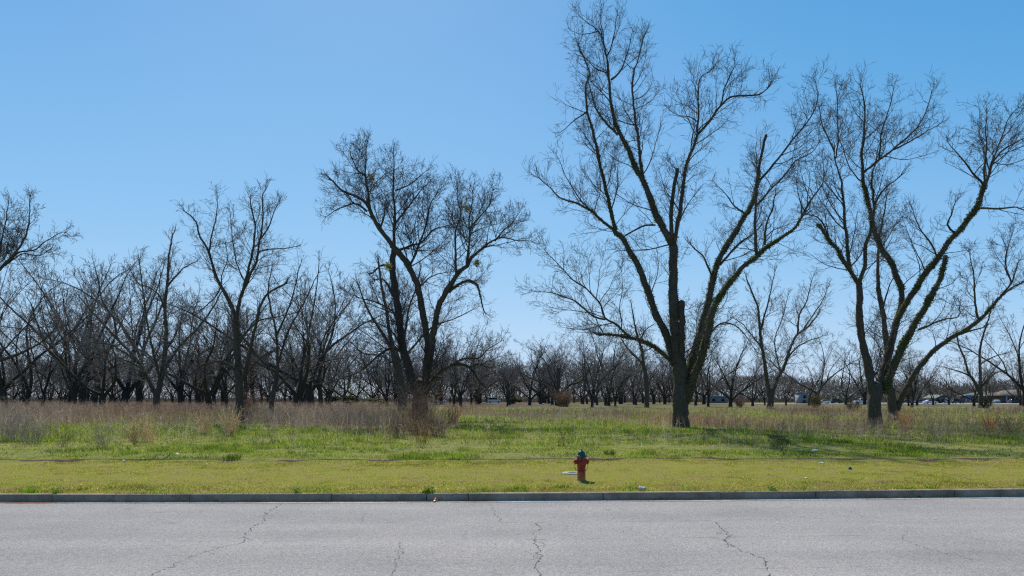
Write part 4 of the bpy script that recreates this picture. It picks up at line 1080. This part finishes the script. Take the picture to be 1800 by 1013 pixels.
# ---------------------------------------------------------------- fire hydrant
def paint(name, c, rust, rustcol=(.20, .075, .02), rough=.5):
    m, nt, b = new_mat(name); v = obj_coord(nt)
    n = noise_node(nt, 9, 6, .7, v); n2 = noise_node(nt, 2.5, 3, .6, v)
    sp = nt.nodes.new('ShaderNodeSeparateXYZ'); nt.links.new(v, sp.inputs[0])
    mr = nt.nodes.new('ShaderNodeMapRange'); mr.inputs[1].default_value = .32; mr.inputs[2].default_value = .0; mr.inputs[3].default_value = 0; mr.inputs[4].default_value = .32
    nt.links.new(sp.outputs[2], mr.inputs[0])
    ad = nt.nodes.new('ShaderNodeMath'); ad.operation = 'ADD'; nt.links.new(n.outputs['Fac'], ad.inputs[0]); nt.links.new(mr.outputs[0], ad.inputs[1])
    r = ramp(nt, ad.outputs[0], [(.62 - .1 * rust, (0, 0, 0)), (.74, (1, 1, 1))])
    base = ramp(nt, n2.outputs['Fac'], [(.3, tuple(q * .7 for q in c)), (.7, tuple(q * 1.3 for q in c))])
    col = mixc(nt, base.outputs[0], rustcol, r.outputs[0]); nt.links.new(col, b.inputs['Base Color'])
    b.inputs['Roughness'].default_value = rough; b.inputs['Specular IOR Level'].default_value = .4
    bump(nt, b, n.outputs['Fac'], .3, .01); return m
M['hyd_red'] = paint('hydrant_red', (.36, .028, .016), .75, (.36, .15, .03))
M['hyd_green'] = paint('hydrant_green', (.010, .075, .05), -.6, (.05, .06, .04))
M['chain'] = simple('rusty_chain', (.16, .06, .03), .8, .3)
hx, hd = gp(1022, 846)
hy_ = empty('fire_hydrant', (hx, hd, .0), .08); tag(hy_, 'worn red fire hydrant with a green bonnet standing in the mown verge', 'fire hydrant')
Geo().lathe([(.125, -.05), (.125, .02), (.128, .03), (.112, .05), (.11, .07), (.107, .24), (.107, .262), (.118, .266), (.122, .275), (.118, .285), (.11, .29), (.112, .40), (.115, .5), (.11, .53), (.108, .575), (.112, .60), (.114, .645), (.10, .652)], 32).build('barrel', M['hyd_red'], hy_, True)
fl = Geo().lathe([(.13, -.02), (.134, -.015), (.134, .01), (.13, .015), (.10, .016)], 32, caps=False)
for k in range(8):
    a = k * math.pi / 4; fl.lathe([(.012, -.02), (.012, .026), (.004, .028)], 6, (.12 * math.cos(a), .12 * math.sin(a), 0))
fl.build('base_flange', M['hyd_red'], hy_, False)
bon = Geo().lathe([(.10, .648), (.146, .65), (.152, .656), (.152, .668), (.146, .674), (.112, .684), (.106, .70), (.102, .725), (.092, .752), (.075, .778), (.052, .798), (.04, .806), (.03, .812)], 32)
for k in range(8):
    a = k * math.pi / 4; bon.lathe([(.012, .66), (.012, .688), (.004, .69)], 6, (.134 * math.cos(a), .134 * math.sin(a), 0))
bo = bon.build('bonnet', M['hyd_green'], hy_, True)
Geo().lathe([(.034, .806), (.034, .815), (.024, .818), (.021, .852), (.017, .856), (.005, .858)], 5).build('operating_nut', M['hyd_green'], bo)
for s in (-1, 1):
    prof = [(.085, .07), (.078, .10), (.068, .125), (.066, .15), (.066, .158)]
    nz = Geo().lathe([(r, s * z) for r, z in prof], 20, (0, 0, .52), 'x').build('hose_nozzle', M['hyd_red'], hy_, True)
    Geo().lathe([(.07, s * .155), (.078, s * .157), (.078, s * .178), (.07, s * .184), (.05, s * .188), (.028, s * .19), (.026, s * .214), (.02, s * .217)], 8 if s else 8, (0, 0, .52), 'x').build('cap', M['hyd_red'], nz)
    pts = [(s * .165, .01, .455), (s * .176, .012, .40), (s * .165, .012, .345), (s * .14, .005, .30), (s * .112, .0, .278)]
    P = smooth_path(pts, .012, np.random.RandomState(3), 0); ch = Geo()
    for k in range(0, len(P) - 1):
        ch.tube([P[k] - (P[k + 1] - P[k]) * .2, (P[k] + P[k + 1]) / 2, P[k + 1] + (P[k + 1] - P[k]) * .2], [.005, .009, .005] if k % 2 else [.004, .006, .004], 6)
    ch.build('chain', M['chain'], hy_)
pn = Geo().lathe([(.10, -.07), (.092, -.11), (.086, -.135), (.086, -.15)], 24, (0, 0, .46), 'y').build('pumper_nozzle', M['hyd_red'], hy_, True)
Geo().lathe([(.09, -.148), (.098, -.15), (.098, -.172), (.09, -.178), (.06, -.184), (.03, -.186), (.027, -.21), (.02, -.214)], 10, (0, 0, .46), 'y').build('cap', M['hyd_red'], pn)
# concrete valve collar
M['collar'] = simple('pale_concrete', (.40, .37, .32), .9, 0, .15, 8)
cx, cy = gp(1007, 834); vc = empty('valve_collar', (cx, cy, 0)); tag(vc, 'pale round concrete collar set in the turf behind the hydrant', 'valve cover')
Geo().lathe([(.30, -.08), (.31, .035), (.29, .055), (.165, .06), (.15, .045), (.145, -.04)], 32, caps=False).build('ring', M['collar'], vc, True)
Geo().lathe([(.15, -.03), (.15, -.012), (.03, -.008)], 24).build('lid', simple('iron_lid', (.04, .032, .028), .7, .4), vc)

# ---------------------------------------------------------------- litter
def crumple(name, label, cat, x, y, z, sx, sy, sz, mat, seed, sharp=.3):
    rng = np.random.RandomState(seed); import bmesh
    bm = bmesh.new(); bmesh.ops.create_icosphere(bm, subdivisions=2, radius=1)
    for v in bm.verts:
        k = 1 + rng.uniform(-sharp, sharp); v.co = Vector((v.co.x * sx * k, v.co.y * sy * k, max(v.co.z, -.6) * sz * k))
    me = bpy.data.meshes.new(name); bm.to_mesh(me); bm.free(); me.materials.append(mat)
    o = link(bpy.data.objects.new(name, me)); o.location = (x, y, z + sz * .55); o.rotation_euler = (0, 0, rng.uniform(0, 3)); tag(o, label, cat); return o
wp = simple('white_paper', (.72, .72, .72), .7, 0, .1); bl = simple('blue_wrapper', (.012, .06, .22), .4, 0, .3, 9)
orange = simple('orange_wrapper', (.55, .17, .05), .45, 0, .45, 14); stone = simple('pale_stone', (.5, .46, .38), .9, 0, .3, 12)
x, y = gp(1494, 827); crumple('crumpled_wrapper', 'crumpled dark blue litter on the mown verge at the right', 'litter', x, y, .02, .075, .05, .05, bl, 1)
x, y = gp(1445, 816.5); crumple('paper_scrap', 'flat white scrap at the edge of the tall grass left of the blue litter', 'litter', x, y, .03, .10, .06, .025, wp, 2)
x, y = gp(1432, 799); crumple('plastic_bag', 'white bag caught in the grass above the flat white scrap', 'litter', x, y, .1, .16, .1, .07, wp, 3)
x, y = gp(1418, 842); crumple('paper_scrap', 'tiny white scrap on the mown verge below the blue litter', 'litter', x, y, .02, .04, .03, .02, wp, 4)
x, y = gp(1441, 826); crumple('paper_scrap', 'tiny white scrap between the flat white scrap and the verge', 'litter', x, y, .02, .035, .03, .02, wp, 5)
x, y = gp(217, 813); crumple('paper_scrap', 'small white scrap on the soil edge at the left', 'litter', x, y, .04, .05, .04, .03, wp, 6)
x, y = gp(311, 803); crumple('paper_scrap', 'grey-white scrap in the field grass at the left', 'litter', x, y, .09, .09, .06, .035, wp, 7)
x, y = gp(1128, 863); crumple('stone', 'pale lump of stone lying at the back of the kerb right of the hydrant', 'stone', x, y, .02, .11, .07, .06, stone, 8, .25)
x, y = rp(766, 881.5); lb = crumple('crumpled_wrapper', 'crumpled orange litter in the gutter against the kerb', 'litter', x, y - .04, -.145, .095, .05, .05, orange, 9, .35)
x, y = rp(1367, 919.5); crumple('paper_scrap', 'tiny pale speck of paper on the road', 'litter', x, y, -.15, .04, .02, .006, wp, 10)
def kerb_weed(px, z, hgt, n, label, seed):
    x = (px - 900) / F * 15.6; rng = np.random.RandomState(seed)
    root = empty('kerb_weed', (x, float(kc(x)) + (.0 if z < 0 else .18), z)); tag(root, label, 'weed')
    az = rng.uniform(0, 6.28, n); r = hgt * rng.uniform(.1, .95, n)
    p = np.stack([r * np.cos(az), r * np.sin(az) * .7, np.abs(rng.randn(n)) * hgt * .45 + .01], 1)
    if z < 0: p[:, 1] = -np.abs(p[:, 1])
    t = rng.uniform(0, 1, n)
    leaf_cloud('leaves', p, hgt * .16, lerp3((.12, .2, .025), (.28, .38, .07), t), M['grass'], root, rng)
kerb_weed(751, 0, .16, 260, 'leafy weed sprouting over the kerb beside the orange litter', 1)
kerb_weed(1165, -.145, .06, 50, 'small weed in the gutter right of the hydrant', 2)
kerb_weed(1640, -.145, .06, 50, 'small weed in the gutter at the right', 3)
kerb_weed(385, -.145, .05, 50, 'small weed in the gutter at the left', 4)
for i, (px, lab) in enumerate([(100, 'low green weed behind the kerb near the left end'), (520, 'low green weed behind the kerb left of centre'), (1372, 'low green weed in the verge right of the hydrant')]):
    kerb_weed(px, 0.02, .12, 160, lab, 10 + i)

# ---------------------------------------------------------------- far road, vehicles, buildings
M['farroad'] = simple('far_road', (.5, .49, .47), .9, 0, .1, .1)
tag(Geo().add([(84, 233, .16), (420, 233, .16), (420, 245, .18), (84, 245, .18)], [(0, 1, 2, 3)]).build('far_road', M['farroad']), kind='structure')
M['lot'] = simple('far_lot', (.2, .2, .2), .9, 0, .2, .1)
tag(Geo().add([(150, 250, .14), (420, 250, .14), (420, 300, .14), (150, 300, .14)], [(0, 1, 2, 3)]).build('car_park', M['lot']), kind='structure')
M['glass'] = simple('dark_glass', (.02, .025, .03), .12); M['tyre'] = simple('tyre', (.015, .015, .015), .9); M['rim'] = simple('rim', (.45, .45, .47), .35, .8)
M['lamp'] = simple('lamp_glass', (.7, .7, .68), .2); M['tail'] = simple('tail_glass', (.35, .02, .02), .3)
def car(kind, px, d, col, label, rz=0, name=None):
    x = (px - 900) / F * d
    root = empty(name or {'sedan': 'sedan', 'suv': 'suv', 'pickup': 'pickup_truck', 'van': 'van'}[kind], (x, d, .17), rz); tag(root, label, {'sedan': 'car', 'suv': 'car', 'pickup': 'pickup truck', 'van': 'van'}[kind])
    pm = simple('paint', col, .3, .2, .05); pm.node_tree.nodes['Principled BSDF'].inputs['Coat Weight'].default_value = .5
    if kind == 'sedan':
        b = [(-2.3, .3), (2.25, .3), (2.35, .5), (2.25, .78), (1.2, .95), (-1.5, 1.0), (-2.25, .95), (-2.38, .6)]; c = [(1.15, .94), (.45, 1.42), (-.75, 1.45), (-1.65, .99)]
    elif kind == 'suv':
        b = [(-2.3, .38), (2.25, .38), (2.35, .6), (2.25, .98), (1.15, 1.12), (-2.25, 1.15), (-2.35, .7)]; c = [(1.1, 1.1), (.5, 1.7), (-1.95, 1.74), (-2.22, 1.14)]
    elif kind == 'pickup':
        b = [(-2.8, .45), (2.7, .45), (2.8, .7), (2.7, 1.08), (1.35, 1.2), (.95, 1.2), (-.85, 1.2), (-2.8, 1.22)]; c = [(1.3, 1.18), (.75, 1.82), (-.55, 1.84), (-.85, 1.19)]
    else:
        b = [(-2.8, .4), (2.6, .4), (2.7, .7), (2.55, 1.15), (1.9, 1.3), (-2.8, 1.3)]; c = [(1.9, 1.29), (1.35, 2.3), (-2.7, 2.4), (-2.8, 1.29)]
    Geo().prism(b, -.9, .9).build('body', pm, root, False, .05)
    cg = Geo().prism(c, -.88, .88, 0, [0.02, .14, .14, .02]); cab = cg.build('cabin', pm, root, False, .04)
    cxm = sum(p[0] for p in c) / 4; zc = sum(p[1] for p in c) / 4
    sh = [(cxm + (px_ - cxm) * .86, zc + (pz - zc) * .74) for px_, pz in c]
    Geo().prism(sh, -.885, .885, 0, [0.035, .115, .115, .035]).build('side_window', M['glass'], root)
    (fx0, fz0), (fx1, fz1) = c[0], c[1]
    Geo().add([(fx0 - .02, -.76, fz0 + .06), (fx0 - .02, .76, fz0 + .06), (fx1 + .06, .64, fz1 - .05), (fx1 + .06, -.64, fz1 - .05)], [(0, 1, 2, 3)]).build('windscreen', M['glass'], root).location = (.03, 0, .01)
    xw = 1.38 if kind in ('sedan', 'suv') else 1.75
    for sx in (-1, 1):
        for sy in (-1, 1):
            wr = .33 if kind == 'sedan' else .38
            wl = empty('wheel', (sx * xw, sy * .82, wr)); wl.parent = root
            Geo().lathe([(wr * .62, -.11), (wr * .95, -.11), (wr, -.07), (wr, .07), (wr * .95, .11), (wr * .62, .11)], 20, axis='y').build('tyre', M['tyre'], wl)
            Geo().lathe([(wr * .64, -.115), (wr * .6, -.118), (.05, -.1)] if sy < 0 else [(wr * .64, .115), (wr * .6, .118), (.05, .1)], 16, axis='y').build('rim', M['rim'], wl)
    for sy in (-.62, .62):
        Geo().box(b[1][0] + .04, b[2][0] + .02, sy - .2, sy + .2, b[2][1], b[2][1] + .16).build('headlight', M['lamp'], root)
        Geo().box(b[0][0] - .1, b[0][0] + .1, sy - .18, sy + .18, .72, .9).build('tail_light', M['tail'], root)
    return root
car('sedan', 1635, 239, (.50, .50, .62), 'silver-lilac sedan passing on the far road left of the evergreen shrubs')
car('suv', 1684, 248, (.015, .02, .03), 'dark suv in front of the blue sign on the far road', 0)
car('pickup', 1515, 240, (.62, .63, .65), 'white pickup truck on the far road between the bare trunks', math.pi)
car('sedan', 1447, 243, (.6, .6, .6), 'white sedan on the far road right of the narrow pale building', math.pi)
car('suv', 1471, 252, (.02, .035, .05), 'dark blue suv right of the white sedan on the far road')
car('sedan', 1592, 258, (.05, .055, .08), 'dark sedan parked left of the thin single-stemmed tree', math.pi)
car('sedan', 1751, 262, (.32, .36, .42), 'grey-blue car parked before the long hip-roofed building', 1.2)
car('suv', 1779, 266, (.03, .03, .04), 'black suv parked at the right edge', 1.3)
car('sedan', 1618, 256, (.1, .11, .17), 'dark blue sedan parked close behind the silver-lilac one')
car('van', 869, 285, (.72, .72, .72), 'white van far off, right of the large centre-left pecan')
car('van', 974, 290, (.66, .68, .7), 'white van far off behind the broken tree', math.pi)
car('van', 773, 275, (.7, .7, .7), 'white van far off at the right foot of the large centre-left pecan', .5)

def house(name, label, cat, px, d, w_, dep, hw, hr, roof, wallc, roofc, wins, rz=0, over=.5, porch=False):
    x = (px - 900) / F * d; root = empty(name, (x, d, .1), rz); tag(root, label, cat)
    wm = simple('wall_paint', wallc, .9, 0, .1, .8); rm = simple('roof_sheet', roofc, .8, 0, .15, .8)
    hx_, hy2 = w_ / 2, dep / 2
    if roof == 'gable':
        Geo().prism([(-hx_, -.2), (hx_, -.2), (hx_, hw), (0, hw + hr), (-hx_, hw)], -hy2, hy2).build('wall', wm, root)
        g = Geo()
        for s in (-1, 1):
            g.add([(s * (hx_ + over), -hy2 - over, hw - over * hr / hx_ + .06), (0, -hy2 - over, hw + hr + .06), (0, hy2 + over, hw + hr + .06), (s * (hx_ + over), hy2 + over, hw - over * hr / hx_ + .06),
                   (s * (hx_ + over), -hy2 - over, hw - over * hr / hx_ + .26), (0, -hy2 - over, hw + hr + .28), (0, hy2 + over, hw + hr + .28), (s * (hx_ + over), hy2 + over, hw - over * hr / hx_ + .26)],
                  [(0, 1, 2, 3), (4, 5, 6, 7), (0, 4, 5, 1), (3, 7, 6, 2), (0, 3, 7, 4)])
        g.build('roof', rm, root)
    elif roof == 'hip':
        Geo().box(-hx_, hx_, -hy2, hy2, -.2, hw).build('wall', wm, root); o_ = over
        rl = max(.5, hx_ - hy2)
        V = [(-hx_ - o_, -hy2 - o_, hw + .02), (hx_ + o_, -hy2 - o_, hw + .02), (hx_ + o_, hy2 + o_, hw + .02), (-hx_ - o_, hy2 + o_, hw + .02), (-rl, 0, hw + hr), (rl, 0, hw + hr)]
        V = V[:4] + [(p[0], p[1], p[2] + .25) for p in V[:4]] + V[4:]
        Geo().add(V, [(3, 2, 1, 0), (0, 1, 5, 4), (1, 2, 6, 5), (2, 3, 7, 6), (3, 0, 4, 7), (4, 5, 9, 8), (5, 6, 9), (6, 7, 8, 9), (7, 4, 8)]).build('roof', rm, root)
    else:
        Geo().box(-hx_, hx_, -hy2, hy2, -.2, hw).build('wall', wm, root)
        Geo().box(-hx_ - over, hx_ + over, -hy2 - over, hy2 + over, hw + .003, hw + hr).build('roof', rm, root)
    for (cx_, z0, ww, hh, kind) in wins:
        fr = Geo().box(cx_ - ww / 2 - .08, cx_ + ww / 2 + .08, -hy2 - .05, -hy2 - .002, z0 - .08, z0 + hh + .08).build(kind, M['white_trim'], root)
        Geo().box(cx_ - ww / 2, cx_ + ww / 2, -hy2 - .07, -hy2 - .051, z0, z0 + hh).build('pane', M['glass'], fr)
    if porch:
        for cx_ in np.linspace(-hx_ + .4, hx_ - .4, porch):
            Geo().box(cx_ - .18, cx_ + .18, -hy2 - over + .1, -hy2 - over + .46, -.1, hw + .01).build('column', M['white_trim'], root)
    return root
M['white_trim'] = simple('white_trim', (.36, .36, .35), .8, 0, .06)
house('long_building', 'long low building with a brown hip roof and pale columns at the right edge', 'building', 1798, 285, 25, 12, 2.9, 2.7, 'hip', (.14, .10, .075), (.21, .165, .14), [(-9, .9, 1.6, 1.4, 'window'), (-4.5, .9, 1.6, 1.4, 'window'), (0, .1, 1.4, 2.2, 'door'), (4.5, .9, 1.6, 1.4, 'window'), (9, .9, 1.6, 1.4, 'window')], 0, 1.6, 8)
house('green_roofed_house', 'house with a pale green gabled roof behind the blue sign', 'building', 1728, 300, 14, 10, 2.8, 2.2, 'hip', (.14, .12, .1), (.085, .12, .095), [(-4, .9, 1.4, 1.3, 'window'), (0, .1, 1.2, 2.1, 'door'), (4, .9, 1.4, 1.3, 'window')])
house('small_house', 'small pale gabled house between the two evergreen shrubs', 'building', 1646, 275, 5.5, 8, 2.0, 1.2, 'gable', (.18, .165, .14), (.12, .14, .12), [(0, .7, 1.2, 1.0, 'window')])
house('narrow_building', 'narrow pale building with a bluish upper window beyond the field', 'building', 1409, 262, 2.9, 5, 3.9, .3, 'flat', (.27, .29, .32), (.2, .2, .2), [(.15, 2.0, 1.3, 1.2, 'window'), (.0, .3, 1.3, 1.1, 'window')], 0, .15)
house('low_building', 'low pale building far off at the left of the narrow one, mostly hidden by trunks', 'building', 1258, 300, 8, 8, 2.4, .6, 'flat', (.22, .22, .215), (.2, .2, .2), [(-2, .8, 1.4, 1.1, 'window'), (2, .8, 1.4, 1.1, 'window')], 0, .3)
sx = (1702 - 900) / F * 256; sg = empty('roadside_sign', (sx, 256, .1)); tag(sg, 'blue roadside sign board on two posts near the right edge', 'sign')
M['sign_blue'] = simple('sign_blue', (.015, .09, .42), .5, 0, .1); M['post'] = simple('sign_post', (.3, .3, .3), .6)
pan = Geo().box(-1.0, 1.0, -.1, .1, 2.0, 3.3).build('panel', M['sign_blue'], sg, False, .02)
tp = Geo()
for z0, z1, xw in ((2.86, 2.98, .72), (2.58, 2.68, .55), (2.3, 2.4, .66)): tp.box(-xw, xw, -.112, -.102, z0, z1)
tp.build('stripes', M['white_trim'], pan)
for s in (-.75, .75): Geo().box(s - .07, s + .07, -.06, .06, -.3, 2.02).build('post', M['post'], sg)
pl = (1664 - 900) / F * 258; bb = empty('monument_sign', (pl, 258, .1)); tag(bb, 'small white post monument between the shrub and the dark suv', 'sign')
Geo().box(-.25, .25, -.2, .2, -.1, 2.2).build('post', M['white_trim'], bb, False, .02); Geo().box(-1.3, 1.3, -.4, .4, -.1, .45).build('plinth', M['white_trim'], bb, False, .02)

# ---------------------------------------------------------------- evergreens and the far wood
def leafy(name, label, cat, x, d, z0, z1, wid, n, c0, c1, shape, seed, size=.22, group=None, trunk_r=.16):
    rng = np.random.RandomState(900 + seed); root = empty(name, (x, d, 0)); tag(root, label, cat, group)
    V, Q = tube([(0, 0, -.2), (.05, 0, z0 + (z1 - z0) * .4), (.0, .05, z0 + (z1 - z0) * .85)], [trunk_r, trunk_r * .8, trunk_r * .3], 7, .03)
    Geo().add(V, Q).build('trunk', M['bark_far'], root, True)
    nc = max(5, n // 160); c = unit(rng.randn(nc, 3)) * rng.uniform(.2, 1, (nc, 1)) ** .4; ci = rng.randint(0, nc, n)
    p = c[ci] * .72 + unit(rng.randn(n, 3)) * rng.uniform(0, 1, (n, 1)) ** .5 * .42
    zz = (p[:, 2] + 1) / 2
    if shape == 'cone': p[:, :2] *= (1.15 - zz)[:, None]
    q = np.stack([p[:, 0] * wid / 2, p[:, 1] * wid / 2, z0 + np.clip(zz, -.05, 1.1) * (z1 - z0)], 1)
    t = rng.uniform(0, 1, n) * .6 + .4 * (rng.uniform(0, 1, nc)[ci])
    leaf_cloud('crown', q, size, lerp3(c0, c1, t), M['leaf'], root, rng); return root
for i, (px, d, h, lab) in enumerate([(1631, 262, 2.4, 'dark evergreen shrub at the left of the small gabled house'), (1649, 261, 2.5, 'dark evergreen shrub at the right of the small gabled house')]):
    leafy('evergreen_shrub', lab, 'shrub', (px - 900) / F * d, d, .1, h, 2.3, 900, (.012, .025, .012), (.04, .06, .025), 'cone', i, .16)
pn = [(1637, 400, 10.5, 'pine crown rising above the far wood over the silver-lilac sedan'), (1605, 395, 9, 'pine crown over the far wood left of the sedan'), (1745, 420, 12, 'pine crown above the green-roofed house'), (1762, 425, 11.5, 'pine crown right of the one above the green-roofed house'), (1590, 405, 8.5, 'low pine crown behind the second right-hand trunk'), (1790, 430, 11, 'pine crown at the right edge of the far wood')]
for i, (px, d, h, lab) in enumerate(pn):
    leafy('pine_tree', lab, 'pine', (px - 900) / F * d, d, h * .45, h, 7.5, 1500, (.03, .045, .025), (.075, .10, .055), 'round', 10 + i, .4, None, .3)
gb = [(620, 205, 3.5, 'leafy green bush behind the brown weeds left of the thick trunk'), (665, 215, 3.0, 'leafy green bush just left of the thick straight trunk'), (590, 225, 4, 'leafy green bush under the low greyish tree'), (905, 250, 3.2, 'green bush beyond the field left of the centre V tree'), (800, 255, 3.4, 'green bush beyond the field right of the large pecan'), (1075, 260, 3, 'green bush beyond the field above the hydrant')]
for i, (px, d, h, lab) in enumerate(gb):
    leafy('bush', lab, 'bush', (px - 900) / F * d, d, .1, h, 6.5, 800, (.07, .075, .035), (.18, .185, .08), 'round', 30 + i, .3)
# far wood: nobody could count its trees
n = 170000; rng = np.random.RandomState(77)
a = rng.uniform(-.95, .95, n); d = rng.uniform(335, 430, n); x = a * d
ht = np.interp(a, [-.95, -.2, 0, .3, .5, .62, .75, .95], [24, 22, 19, 15, 12, 10, 11, 12]) * (.55 + .75 * vn(x, d * .3, 11.))
f = rng.uniform(0, 1, n) ** np.where(np.arange(n) % 2 == 0, 2.6, .8); p0 = np.stack([x, d, f * ht], 1)
dr = rng.randn(n, 3) * .5; dr[:, 2] = np.abs(dr[:, 2]) + .5
p1 = p0 + unit(dr) * rng.uniform(.8, 2.4, (n, 1)); col = lerp3((.07, .06, .056), (.16, .14, .13), rng.uniform(0, 1, n))
ev = sst(.62, .72, vn(x + 300, d * .2, 16.)); col = col * (1 - ev[:, None] * .7) + ev[:, None] * .7 * np.array([.07, .085, .05])
V, Cl = ribbons3(p0, p1, rng.uniform(.14, .4, n), col)
tag(mesh_np('distant_wood', V, np.full(n, 4), np.arange(4 * n), M['weeds'], None, Cl), 'hazy grey-brown wood along the horizon behind the orchard', 'wood', None, 'stuff')
